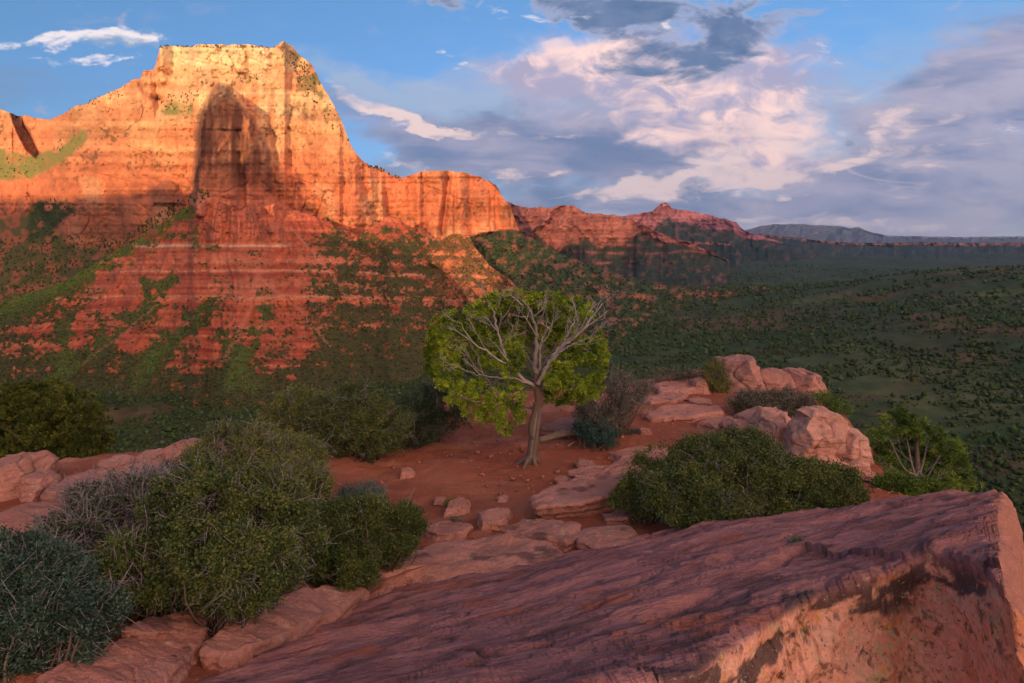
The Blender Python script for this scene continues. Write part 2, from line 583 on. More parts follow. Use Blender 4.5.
def build_valley():
    th = np.concatenate([np.linspace(-math.pi, -0.95, 60, endpoint=False), np.linspace(-0.95, 0.95, 520), np.linspace(0.95, math.pi, 60)[1:]])
    r = np.geomspace(25, 29500, 400)
    RR, TT = np.meshgrid(r, th, indexing='ij')
    X, Y = RR * np.sin(TT), RR * np.cos(TT)
    Z = valley_z(X, Y)
    soil = np.array([0.070, 0.060, 0.028])
    green = np.array([0.036, 0.064, 0.016])
    n = fbm(X / 90, Y / 90, oct=5, seed=21)
    n2 = fbm(X / 700, Y / 700, oct=4, seed=23)
    c = lerp(green, soil, np.clip(0.25 + 0.55 * n + 0.25 * n2, 0, 1)[..., None])
    grass = sstep(fbm(X / 260, Y / 260, oct=4, seed=29), 0.1, 0.6) * sstep(X - 0.25 * Y, 60, 400)
    c = mixc(c, (0.105, 0.115, 0.042), grass * 0.7)
    red = sstep(fbm(X / 150, Y / 150, oct=4, seed=31), 0.45, 0.75)
    c = mixc(c, (0.22, 0.085, 0.05), red * 0.3)
    c = mixc(c, (0.034, 0.052, 0.028), sstep(RR, 1800, 4000) * 0.8)
    c = c * (1 + 0.35 * fbm(X / 22, Y / 22, oct=3, seed=33))[..., None]
    V = np.stack([X, Y, Z], -1).reshape(-1, 3)
    nr, nc = X.shape
    V = np.concatenate([V, [[0, 0, -205]]])
    cen = nr * nc
    tris = [[cen, j + 1, j] for j in range(nc - 1)] + [[cen, 0, nc - 1]]
    C = np.concatenate([c.reshape(-1, 3), [soil]])
    mesh_obj('valley_floor', V, grid_quads(nr, nc)[:, ::-1], tris, M_TERRAIN, C, kind='structure', cat='valley',
             label='wide dark green valley floor stretching to the horizon')


build_valley()


def bil(A, r, c):
    r = np.clip(r, 0, A.shape[0] - 1.001)
    c = np.clip(c, 0, A.shape[1] - 1.001)
    i, j = r.astype(int), c.astype(int)
    fr, fc = r - i, c - j
    if A.ndim == 3:
        fr, fc = fr[..., None], fc[..., None]
    return (A[i, j] * (1 - fr) * (1 - fc) + A[i + 1, j] * fr * (1 - fc) + A[i, j + 1] * (1 - fr) * fc + A[i + 1, j + 1] * fr * fc)


def relief(name, x0, x1, y0, y1, D, C, crest, base, mat, back=300.0, step=1.0, rows=260, ss=1.0, **tags):
    """A mountain side: D holds its distance and C its albedo on a raster of bearings (columns) and rising
    sight lines (rows, y0 at the top); crest / base give where it starts and ends. A far slope closes it behind."""
    xs = np.arange(x0, x1 + 1e-6, step)
    top, bot = pl(crest, xs), pl(base, xs)
    if 'jag' in tags:
        j = tags.pop('jag')
        top = top + j * (fbm(xs / 6.0, xs * 0 + 3, oct=4, seed=77) * 1.0 + np.round(vnoise(xs / 9.0, xs * 0 + 1.5, seed=78) * 2) * 0.5)
    t = np.linspace(0, 1, rows)
    PX = np.broadcast_to(xs[None, :], (rows, len(xs)))
    PY = bot[None, :] + (top - bot)[None, :] * t[:, None]
    rr, cc = (PY - y0) / ss, (PX - x0) / ss
    Dv, Cv = bil(D, rr, cc), bil(C, rr, cc)
    V = P(PX, PY, Dv)
    # back of the mountain
    last = V[-1]
    out = [V]
    cols = [Cv]
    for k, (dz, dy) in enumerate(((-0.004, 0.35), (-0.10, 0.8), (-0.8, 1.6))):
        b = last.copy()
        b[:, 1] += back * dy
        b[:, 0] += last[:, 0] / last[:, 1] * back * dy
        b[:, 2] = last[:, 2] - back * dy * (0.32 if k < 2 else 0.7)
        out.append(b[None])
        cols.append(Cv[-1:])
    V2 = np.concatenate(out)
    C2 = np.concatenate(cols)
    mesh_obj(name, V2.reshape(-1, 3), grid_quads(V2.shape[0], V2.shape[1]), None, mat, C2.reshape(-1, 3), **tags)
    return V, Cv, PX, PY


WOODS = Bag()                      # scattered far trees and scrub, one mass
_ico = None


def ico():
    global _ico
    if _ico is None:
        t = (1 + 5 ** 0.5) / 2
        v = np.array([(-1, t, 0), (1, t, 0), (-1, -t, 0), (1, -t, 0), (0, -1, t), (0, 1, t), (0, -1, -t), (0, 1, -t), (t, 0, -1), (t, 0, 1), (-t, 0, -1), (-t, 0, 1)], float)
        v /= np.linalg.norm(v[0])
        f = np.array([(0, 11, 5), (0, 5, 1), (0, 1, 7), (0, 7, 10), (0, 10, 11), (1, 5, 9), (5, 11, 4), (11, 10, 2), (10, 7, 6), (7, 1, 8), (3, 9, 4), (3, 4, 2), (3, 2, 6), (3, 6, 8), (3, 8, 9), (4, 9, 5), (2, 4, 11), (6, 2, 10), (8, 6, 7), (9, 8, 1)])
        _ico = (v, f)
    return _ico


def scatter_blobs(bag, pos, size, tall, col, rng):
    v, f = ico()
    n = len(pos)
    s = size[:, None, None] * (1 + 0.32 * rng.normal(size=(n, 12, 1)))
    V = v[None] * s
    V[..., 2] *= tall[:, None]
    a = rng.uniform(0, 6.28, n)
    ca, sa = np.cos(a)[:, None], np.sin(a)[:, None]
    V = np.stack([V[..., 0] * ca - V[..., 1] * sa, V[..., 0] * sa + V[..., 1] * ca, V[..., 2]], -1)
    V += pos[:, None, :] + np.array([0, 0, 1.0]) * (size * tall * 0.6)[:, None, None]
    T = (f[None] + (np.arange(n) * 12)[:, None, None]).reshape(-1, 3)
    C = np.repeat(col, 12, axis=0) * (1 + 0.25 * rng.normal(size=(n * 12, 1)))
    bag.add(V.reshape(-1, 3), None, T, np.clip(C, 0.005, 1))


# ---- the great sandstone mountain (cliffs)
def raster(x0, x1, y0, y1, ss=1.0):
    xs = np.arange(x0, x1 + ss / 2, ss)
    ys = np.arange(y0, y1 + ss / 2, ss)
    return np.meshgrid(xs, ys)


MX0, MX1, MY0, MY1 = -90, 536, 36, 335
MTN_CREST = [(-90, 98), (-30, 103), (0, 109), (8, 113), (20, 116), (35, 118), (50, 119), (58, 116), (66, 112), (75, 107), (85, 104), (91, 100), (100, 97), (112, 92), (121, 87),
             (128, 83), (131, 79), (141, 78), (143, 71), (154, 69), (157, 60), (160, 48), (167, 46), (190, 46), (200, 44), (235, 45), (262, 46), (274, 47), (280, 43),
             (284, 41), (292, 46), (300, 55), (312, 65), (320, 82), (328, 95), (335, 107), (343, 125), (350, 143), (357, 155), (365, 163), (378, 168), (390, 174),
             (402, 178), (412, 174), (425, 172), (440, 170), (452, 171), (463, 172), (480, 177), (492, 183), (500, 193), (508, 204), (514, 216), (520, 232), (536, 250)]
BUTT = [(187, 205), (190, 185), (192, 155), (194, 130), (199, 108), (208, 92), (217, 82), (229, 84), (240, 100), (254, 117), (265, 132), (271, 150), (274, 178), (279, 205), (284, 222), (194, 222)]


def build_mountain():
    X, Y = raster(MX0, MX1, MY0, MY1, 0.5)
    wx, wz = (X - 512) * 2.25, -Y * 2.25            # metres across the face
    Yc = pl([(-90, 1980), (0, 1850), (60, 1780), (100, 1660), (150, 1540), (200, 1490), (280, 1490), (350, 1540), (400, 1590), (460, 1640), (536, 1760)], X)
    yb = pl([(-90, 215), (0, 220), (40, 212), (80, 244), (180, 246), (194, 246), (202, 262), (280, 262), (288, 240), (340, 246), (380, 222), (400, 226), (440, 245), (480, 240), (536, 236)], X) + 5 * fbm(X / 18, X * 0, oct=3, seed=5)
    lean = 0.55 + 0.35 * vnoise(wx / 120, wz / 90, seed=2)
    lean = np.where(Y > yb, 3.6, lean)
    # shoulders that lie back, cut by the steep white cap
    shoulder = sstep(X, 262, 318) * (1 - sstep(X, 352, 372)) * sstep(Y, 40, 60) * (1 - sstep(Y, 105, 150))
    lean = lean + 1.5 * shoulder
    grass_l = np.exp(-(poly_sd(X, Y, [(-90, 150), (0, 150), (30, 158), (60, 150), (84, 132), (86, 138), (60, 160), (30, 176), (0, 178), (-90, 175)]).clip(0) / 4) ** 2)
    lean = lean + 2.6 * grass_l
    bench = np.exp(-(poly_sd(X, Y, [(158, 108), (172, 103), (190, 108), (186, 114), (164, 112)]).clip(0) / 4) ** 2)
    lean = lean + 2.0 * bench
    lean = lean + 1.3 * sstep(Y, 58, 66) * (1 - sstep(Y, 85, 105)) * sstep(X, 160, 172) * (1 - sstep(X, 270, 285))
    k0 = int(246 - MY0) * 2
    cs = np.cumsum(lean, axis=0) * 0.5
    D = Yc + (cs[k0][None, :] - cs)
    # joints, flutes and ledges
    warp = 10 * fbm(wx / 200, wz / 200, oct=3, seed=40)
    cliff = 1 - sstep(Y, yb - 4, yb + 6)
    soft = 1 - 0.75 * np.clip(grass_l + bench + shoulder * 0.6, 0, 1)
    D = D + 44 * fbm(wx / 210, wz / 300, oct=4, seed=8) * cliff
    D = D - 20 * ridged((wx + 2.5 * warp) / 130, wz / 380, oct=4, seed=11) * cliff * soft * (0.45 + 0.75 * sstep(X, 350, 420))
    crack = np.clip(1 - np.abs(vnoise((wx + 2 * warp) / 90, wz / 420, seed=15)) * 16, 0, 1) * sstep(fbm(wx / 140, wz / 170, oct=3, seed=16), -0.1, 0.3)
    D = D + 10 * crack * cliff * soft
    strata = vnoise(wz / 14 + 0.2 * fbm(wx / 200, wz / 60, seed=6, oct=2), wx / 900, seed=18)
    D = D - 4.2 * strata * cliff * (0.5 + 0.5 * sstep(fbm(wx / 260, wz / 90, oct=3, seed=17), -0.3, 0.4)) - 2.2 * vnoise(wz / 6, wx / 260, seed=19) * cliff
    D = D + 6.5 * fbm(wx / 26, wz / 34, oct=5, seed=26) * cliff + 3.5 * fbm(wx / 40, wz / 40, oct=4, seed=27) * (1 - cliff)
    # left promontory step, gullies between the towers on the left skyline
    for gx, gw, gd in ((44, 10, 60), (128, 5, 26), (154, 5, 30), (90, 6, 16), (110, 4, 14)):
        D = D + gd * np.exp(-((X - gx - 0.12 * (Y - 80)) / gw) ** 2) * (1 - sstep(Y, 100, 160 if gx < 60 else 130))
    notch = poly_sd(X, Y, [(10, 112), (20, 115), (31, 134), (40, 154), (36, 158), (26, 150), (16, 130)])
    D = D + 110 * sstep(-notch, -1.0, 2.0)
    # tower fins on the right half
    for gx, gw, gd, sl in ((410, 5, 22, 0.05), (424, 3, 14, 0.0), (447, 3.5, 30, -0.12), (470, 5, 20, 0.1), (455, 2, 10, 0), (386, 4, 18, 0.1), (490, 5, 20, 0.25), (366, 4, 14, 0.35)):
        D = D + gd * np.exp(-((X - gx - sl * (Y - 190)) / gw) ** 2) * sstep(Y, 160, 182) * cliff
    # buttress standing out from the wall
    sdb = poly_sd(X, Y, BUTT) + 1.8 * fbm(X / 9, Y / 9, oct=3, seed=51)
    ins = sstep(-sdb, -1.0, 7.0)
    roundb = np.sqrt(np.clip(-sdb / 42, 0, 1))
    nose = np.clip(1 - np.clip(X - 199 - 0.02 * (Y - 150), 0, 200) / 92, 0.1, 1) ** 1.25
    lf = np.clip((X - 184 - 0.06 * (200 - Y)) / 13.0, 0, 1)
    D = D - ins * (20 + 190 * nose * np.clip(roundb * 3.0, 0, 1) * (0.25 + 0.75 * lf)) - 12 * np.exp(-((X - 250) / 6) ** 2) * ins + 22 * np.exp(-((X - 238 - 0.1 * (Y - 150)) / 4) ** 2) * ins * sstep(Y, 110, 140)
    # rounded alcove left of the buttress
    alc = poly_sd(X, Y, [(150, 206), (152, 190), (160, 180), (170, 178), (178, 184), (185, 196), (186, 206)])
    D = D - 16 * sstep(-alc, -1, 5) + 0 * X
    # foot wall that steps forward beneath the left cliffs
    foot = sstep(Y, 196, 203) * sstep(X, 70, 90) * (1 - sstep(X, 200, 215))
    D = D - 26 * foot * cliff
    fine = fbm(wx / 7, wz / 9, oct=4, seed=28, gain=0.6)
    D = D + 2.4 * fine * cliff
    crack2 = np.clip(1 - np.abs(vnoise((wx + 3 * warp) / 42, (wz + 0.5 * warp) / 120, seed=29)) * 14, 0, 1) * sstep(fbm(wx / 90, wz / 90, oct=2, seed=30), 0.0, 0.3) * cliff * soft
    xbed = np.clip(1 - np.abs(vnoise((wz + 0.35 * wx + 2 * warp) / 26, wx / 320, seed=31)) * 10, 0, 1) * sstep(fbm(wx / 150, wz / 70, oct=3, seed=32), 0.0, 0.4) * cliff
    D = D + 6 * crack2 + 3.5 * xbed
    D = np.maximum(D, 900)
    blk = ins * sstep(Y, 186, 200)
    D = D - 12 * ridged(wx / 34, wz / 150, oct=3, seed=86) * blk - 9 * np.round(2 * vnoise(wx / 22, wz / 18, seed=87)) / 2 * blk
    # ---------------- albedo
    hi = np.array([0.60, 0.37, 0.18])
    mid = np.array([0.56, 0.275, 0.125])
    low = np.array([0.46, 0.15, 0.07])
    g = sstep(Y + 14 * fbm(wx / 160, wz / 160, oct=3, seed=60), 70, 205)
    c = lerp(lerp(hi, mid, sstep(g, 0, 0.5)[..., None]), low, sstep(g, 0.5, 1.0)[..., None])
    c = mixc(c, (0.66, 0.52, 0.29), sstep(X, 158, 166) * (1 - sstep(X, 268, 282)) * (1 - sstep(Y + 3 * fbm(wx / 30, wz / 30, seed=61), 60, 68)) * 0.95)
    band = np.exp(-((Y - 108 - 0.12 * (X - 260) - 3 * fbm(wx / 70, wz / 70, seed=62)) / 3.5) ** 2) * sstep(X, 245, 265) * (1 - sstep(X, 295, 310))
    c = mixc(c, (0.66, 0.50, 0.29), band * 0.7)
    c = c * (1 + 0.16 * strata * cliff + 0.12 * vnoise(wz / 5, wx / 300, seed=63))[..., None]
    varn = sstep(fbm((wx + 2 * warp) / 22, wz / 150, oct=4, seed=64) + 0.6 * fbm(wx / 150, wz / 120, oct=3, seed=67), 0.3, 0.95) * cliff
    c = mixc(c, (0.30, 0.105, 0.055), varn * 0.5)
    mott = fbm(wx / 34, wz / 26, oct=5, seed=68)
    c = c * (1 + 0.22 * mott * cliff)[..., None]
    c = mixc(c, (0.50, 0.16, 0.07), sstep(fbm(wx / 120, wz / 60, oct=4, seed=69), 0.1, 0.6) * cliff * 0.5)
    pale = sstep(fbm((wx - warp) / 60, wz / 110, oct=4, seed=65), 0.25, 0.8) * cliff
    c = mixc(c, (0.58, 0.36, 0.19), pale * 0.4)
    c = mixc(c, (0.20, 0.075, 0.042), crack * cliff * 0.6)
    c = mixc(c, (0.26, 0.095, 0.05), crack2 * 0.6 + xbed * 0.35)
    c = c * (1 + 0.2 * fine * cliff)[..., None]
    spk = sstep(fbm(wx / 6, wz / 6, oct=3, seed=33) + 0.5 * fbm(wx / 90, wz / 60, oct=3, seed=34), 0.62, 0.8) * cliff
    c = mixc(c, (0.11, 0.075, 0.03), spk * 0.75)
    # desert varnish on the buttress, with its shade put into the same colour
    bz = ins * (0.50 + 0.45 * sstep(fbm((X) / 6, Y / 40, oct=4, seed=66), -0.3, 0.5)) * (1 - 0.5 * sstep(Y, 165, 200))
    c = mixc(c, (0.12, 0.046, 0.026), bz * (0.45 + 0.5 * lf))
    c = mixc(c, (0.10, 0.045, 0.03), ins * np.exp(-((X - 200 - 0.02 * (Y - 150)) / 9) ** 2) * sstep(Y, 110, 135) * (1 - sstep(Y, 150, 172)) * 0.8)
    c = mixc(c, (0.09, 0.04, 0.028), ins * np.exp(-((X - 270) / 5) ** 2) * 0.8)  # shaded right edge painted into the albedo
    c = mixc(c, (0.16, 0.07, 0.045), sstep(-alc, -1, 3) * 0.55)  # shade of the alcove put into its colour
    c = mixc(c, (0.50, 0.17, 0.095), blk * 0.75)
    c = mixc(c, (0.22, 0.08, 0.05), blk * sstep(fbm(wx / 16, wz / 60, oct=4, seed=91), 0.15, 0.7) * 0.7)
    # vegetation
    gn = fbm(wx / 18, wz / 18, oct=4, seed=70)
    gv = np.clip(grass_l * 1.2 + bench - 0.25 + 0.7 * gn, 0, 1) * np.clip(grass_l + bench, 0, 1)
    c = mixc(c, (0.20, 0.19, 0.055), gv)
    sh = shoulder * sstep(gn + 0.9 * np.exp(-seg_dist(X, Y, [(284, 44), (300, 62), (312, 76)]) / 10), 0.25, 0.75)
    c = mixc(c, (0.14, 0.13, 0.045), sh * 0.85)
    tal = 1 - cliff
    tv = tal * sstep(gn + 0.35, -0.1, 0.5)
    c = mixc(c, (0.24, 0.085, 0.045), tal * 0.8)
    c = mixc(c, np.array([0.075, 0.085, 0.025]), tv * 0.9)
    cone = tal * sstep(X, 350, 372) * (1 - sstep(X, 425, 445)) * (1 - sstep(Y, 235, 262))
    c = mixc(c, (0.19, 0.17, 0.045), cone * sstep(gn, -0.5, 0.4) * 0.8)
    ledge_v = sstep(poly_sd(X, Y, [(28, 240), (30, 205), (55, 198), (75, 210), (60, 222), (50, 236)]), 3, -2)
    c = mixc(c, (0.045, 0.06, 0.02), ledge_v * sstep(gn, -0.6, 0.1))
    V, Cv, PX, PY = relief('sandstone_mountain', MX0, MX1, MY0, MY1, D, np.clip(c, 0.01, 0.9), MTN_CREST, [(MX0, 330), (MX1, 330)], M_CLIFF, back=420, step=0.7, rows=430, ss=0.5, jag=0.8,
                           kind='structure', cat='mountain', label='huge sunlit orange sandstone mountain with flat pale summit and dark buttress')
    # trees clinging to it
    rng = np.random.default_rng(5)
    pos, siz = [], []
    zones = [([(160, 44), (275, 46), (275, 48), (160, 48)], 130, 2.6), ([(284, 44), (300, 55), (318, 82), (300, 80), (286, 62)], 90, 3.0), ([(296, 80), (320, 82), (352, 148), (340, 142)], 40, 4.2),
             ([(158, 100), (205, 78), (200, 92), (188, 112), (162, 112)], 60, 3.2), ([(238, 72), (262, 74), (258, 86), (240, 84)], 26, 3.0), ([(60, 112), (120, 88), (128, 96), (70, 116)], 40, 3.0),
             ([(0, 150), (84, 134), (80, 142), (30, 176), (0, 178)], 80, 3.2), ([(368, 160), (402, 178), (402, 182), (366, 166)], 40, 3.6), ([(100, 112), (122, 104), (124, 108), (104, 114)], 16, 2.6),
             ([(24, 240), (30, 205), (55, 198), (80, 212), (50, 236)], 140, 4.5), ([(0, 240), (80, 235), (180, 246), (90, 290), (0, 305)], 900, 4.4), ([(350, 240), (385, 214), (440, 240), (470, 250), (400, 280)], 160, 4.2),
             ([(180, 200), (205, 188), (212, 196), (120, 250), (110, 246)], 170, 4.5)]
    for poly, n, s in zones:
        pa = np.array(poly, float)
        px = rng.uniform(pa[:, 0].min(), pa[:, 0].max(), n * 6)
        py = rng.uniform(pa[:, 1].min(), pa[:, 1].max(), n * 6)
        k = poly_sd(px, py, poly) < 0
        px, py = px[k][:n], py[k][:n]
        ci = np.clip(np.round((px - MX0) / 0.7).astype(int), 0, PX.shape[1] - 1)
        top, bot = PY[-1, ci], PY[0, ci]
        ri = np.clip(np.round((py - bot) / (top - bot) * (PY.shape[0] - 1)).astype(int), 0, PY.shape[0] - 1)
        pos.append(V[ri, ci])
        siz.append(np.full(len(px), s) * rng.uniform(0.6, 1.3, len(px)))
    pos, siz = np.concatenate(pos), np.concatenate(siz)
    col = np.array([0.045, 0.060, 0.018]) * rng.uniform(0.6, 1.6, (len(pos), 1)) + rng.uniform(0, 0.03, (len(pos), 1)) * np.array([1, 1, 0.2])
    scatter_blobs(WOODS, pos, siz * 0.46, rng.uniform(1.0, 1.9, len(pos)), col, rng)


build_mountain()

# ---- the layered red pyramid below it
TX0, TX1, TY0, TY1 = -100, 575, 190, 450
TAL_CREST = [(-100, 335), (-40, 318), (0, 303), (67, 280), (135, 240), (188, 206), (200, 199), (212, 197), (222, 203), (236, 207), (250, 208), (264, 206), (276, 203), (284, 205), (292, 209), (313, 216), (341, 228), (361, 236),
             (376, 226), (389, 215), (398, 218), (410, 227), (423, 236), (440, 239), (455, 233), (469, 236), (477, 250), (489, 265), (508, 278), (520, 290), (545, 315), (575, 340)]


def build_pyramid():
    X, Y = raster(TX0, TX1, TY0, TY1, 0.5)
    wx, wz = (X - 512) * 1.9, -Y * 1.9
    crest = pl(TAL_CREST, X)
    Yb = pl([(-100, 780), (100, 740), (240, 720), (400, 720), (575, 720)], X)
    Yk = pl([(-100, 1020), (0, 1130), (67, 1200), (135, 1290), (188, 1345), (204, 1296), (240, 1298), (268, 1325), (292, 1390), (340, 1420), (389, 1490), (440, 1530), (469, 1480), (508, 1280), (575, 1120)], X)
    t = np.clip((435 - Y) / (435 - crest), 0, 1.0)
    sw = 3.0 * fbm(wx / 160, wz / 160, oct=3, seed=80) + 0.015 * np.abs(X - 240)
    yy = Y - sw
    wgt = np.full(X.shape, 1.0)
    hard = np.zeros(X.shape)
    for yl, h, s in ((207, 6, 0.6), (222, 5, 0.7), (232, 6, 0.6), (249, 3.0, 0.92), (261, 5, 0.8), (273, 4, 0.8), (299, 6, 0.92), (286, 3, 0.4), (325, 4, 0.45), (345, 3, 0.35), (366, 3, 0.3)):
        brk = 0.65 + 0.6 * fbm(wx / 70, wz * 0 + yl, oct=3, seed=int(yl))
        hard = np.maximum(hard, s * np.exp(-((yy - yl) / (h * 0.75)) ** 4) * np.clip(brk, 0, 1))
    wgt = 1.0 - 0.93 * hard
    blkw = (1 - sstep(Y, 236, 248)) * sstep(X, 192, 206) * (1 - sstep(X, 276, 300))
    wgt = wgt * (1 - 0.7 * blkw)
    wgt = np.where(Y < crest - 2, 0.2, wgt)
    cs = np.cumsum(wgt[::-1], axis=0)[::-1]
    k0, cols = int(435 - TY0) * 2, np.arange(X.shape[1])
    kc = np.clip(((pl(TAL_CREST, X[0]) - TY0) * 2).astype(int), 0, X.shape[0] - 1)
    c0, c1 = cs[k0], cs[kc, cols]
    tt = (cs - c0[None]) / (c1 - c0)[None]
    D = Yb + (Yk - Yb) * tt
    D = D - 70 * np.exp(-np.abs(X - 238) / 70) * np.clip(tt * 1.6, 0, 1) * (1 - 0.6 * sstep(tt, 0.7, 1)) + 40 * np.clip(tt, 0, 1)
    # ravines running down
    fan = (X - 238) / (0.35 + 0.65 * np.clip((Y - 170) / 240, 0.1, 2)) + 8 * fbm(wx / 60, wz / 60, oct=3, seed=82)
    D = D - 19 * ridged(fan / 34, wz / 700, oct=4, seed=83) * (1 - 0.4 * hard)
    D = D + 7 * fbm(wx / 50, wz / 30, oct=5, seed=84) + 2.5 * fbm(wx / 9, wz / 7, oct=3, seed=85)
    # upper foot of the buttress: blocky rock
    blk = (1 - sstep(Y, 236, 248)) * sstep(X, 196, 206) * (1 - sstep(X, 276, 296))
    D = D - 14 * ridged(wx / 36, wz / 200, oct=3, seed=86) * blk - 8 * np.round(2 * vnoise(wx / 20, wz / 16, seed=87)) / 2 * blk
    # ---------------- albedo
    red = np.array([0.38, 0.088, 0.042])
    c = np.broadcast_to(red, X.shape + (3,)).copy()
    bnd = vnoise(yy / 3.4, wx / 500, seed=88)
    c = mixc(c, (0.44, 0.14, 0.075), sstep(bnd + 0.5 * fbm(wx / 60, wz / 25, oct=4, seed=96), 0.1, 0.5) * 0.7)
    c = mixc(c, (0.26, 0.055, 0.032), sstep(-bnd + 0.5 * fbm(wx / 50, wz / 25, oct=4, seed=97), 0.15, 0.55) * 0.75)
    c = c * (1 + 0.22 * vnoise(yy / 1.3, wx / 300, seed=89) + 0.15 * fbm(wx / 12, wz / 12, oct=4, seed=94))[..., None]
    c = mixc(c, (0.55, 0.26, 0.16), hard * 0.45 * (0.5 + 0.5 * vnoise(yy / 1.6, wx / 200, seed=90)))
    c = mixc(c, (0.62, 0.42, 0.28), np.exp(-((yy - 247) / 1.3) ** 2) * sstep(X, 125, 140) * (1 - sstep(X, 280, 300)) * 0.75)
    c = mixc(c, (0.60, 0.32, 0.2), np.exp(-((yy - 272) / 1.0) ** 2) * 0.4 + np.exp(-((yy - 297) / 1.0) ** 2) * 0.4)
    c = mixc(c, (0.50, 0.16, 0.085), blk * 0.7)
    c = mixc(c, (0.20, 0.07, 0.045), blk * sstep(fbm(wx / 14, wz / 50, oct=4, seed=91), 0.2, 0.7) * 0.7)
    tk = fbm(wx / 4, wz / 3, oct=3, seed=95)
    c = c * (1 + 0.22 * tk)[..., None]
    # vegetation
    gn = fbm(wx / 20, wz / 15, oct=5, seed=92)
    sp = fbm(wx / 5.0, wz / 4.0, oct=5, seed=93, gain=0.65)
    dens = 0.14 + 0.75 * sstep(Y, 335, 395) + 0.72 * sstep(X, 285, 345) * sstep(Y, 212, 240) + 0.15 * sstep(Y, 290, 320)
    dens = dens + 0.8 * (1 - sstep(X, 20, 130)) * (0.4 + 0.6 * sstep(Y, 330, 300))
    crd = Y - crest
    dens = dens + 0.9 * np.exp(-(crd / 16) ** 2) * (1 - sstep(X, 190, 214))
    gbright = np.exp(-(crd / 17) ** 2) * (1 - sstep(X, 196, 216))
    strokes = [([(170, 280), (141, 311), (101, 345), (61, 375), (30, 395)], 9), ([(206, 306), (175, 338), (138, 380)], 11), ([(269, 300), (256, 335), (232, 385)], 8), ([(64, 325), (64, 368)], 8), ([(146, 280), (148, 300)], 4),
               ([(215, 250), (196, 244)], 5), ([(205, 268), (215, 280)], 4), ([(230, 345), (250, 385)], 12), ([(160, 345), (150, 365)], 7)]
    for pts, wd in strokes:
        d = seg_dist(X + 3 * gn, Y + 3 * sp, pts)
        k = np.exp(-(d / (wd * (1 + 0.5 * gn))) ** 2)
        dens = dens + 0.85 * k
        gbright = gbright + 0.7 * k * np.clip(0.6 + 0.6 * sp, 0, 1)
    dens = dens - 0.5 * hard - 0.55 * blk
    veg = sstep(dens + 0.5 * gn + 0.65 * sp, 0.45, 0.70)
    gcol = lerp(np.array([0.042, 0.056, 0.018]), np.array([0.066, 0.125, 0.020]), np.clip(gbright + 0.35 * sp, 0, 1)[..., None])
    c = c + (gcol - c) * (veg * 0.92)[..., None]
    for pts, wd in (([(258, 270), (252, 300), (237, 338), (222, 362)], 2.4), ([(168, 296), (128, 330), (80, 365)], 1.3), ([(262, 280), (300, 310), (330, 345)], 1.4), ([(292, 228), (318, 258), (350, 300)], 1.6)):
        d = seg_dist(X + 2 * gn, Y, pts)
        c = mixc(c, (0.52, 0.20, 0.12), np.exp(-(d / wd) ** 2) * 0.45)
    orange = sstep(X, 425, 445) * (1 - sstep(Y, 292, 305))
    c = mixc(c, (0.58, 0.20, 0.09), orange * (0.7 - 0.5 * veg))
    V, Cv, PX, PY = relief('red_pyramid_slope', TX0, TX1, TY0, TY1, D, np.clip(c, 0.01, 0.9), TAL_CREST, [(TX0, 449), (TX1, 449)], M_CLIFF, back=90, step=0.7, rows=360, ss=0.5, jag=0.5,
                           kind='structure', cat='slope', label='broad red layered pyramid slope with green streaks below the cliffs')
    rng = np.random.default_rng(15)
    n = 42000
    ci = rng.integers(0, PX.shape[1], n)
    ri = rng.integers(0, PX.shape[0] - 3, n)
    px, py = PX[ri, ci], PY[ri, ci]
    vv = bil(veg, (py - TY0) * 2, (px - TX0) * 2)
    gb = bil(gbright, (py - TY0) * 2, (px - TX0) * 2)
    keep = rng.random(n) < (0.012 + 0.6 * vv)
    pos = V[ri, ci][keep]
    gb = gb[keep]
    s = rng.uniform(0.6, 1.9, len(pos))
    col = lerp(np.array([0.045, 0.060, 0.020]), np.array([0.075, 0.13, 0.024]), np.clip(gb, 0, 1)[:, None]) * rng.uniform(0.6, 1.5, (len(pos), 1))
    scatter_blobs(WOODS, pos, s, rng.uniform(0.7, 1.2, len(pos)), col, rng)


build_pyramid()


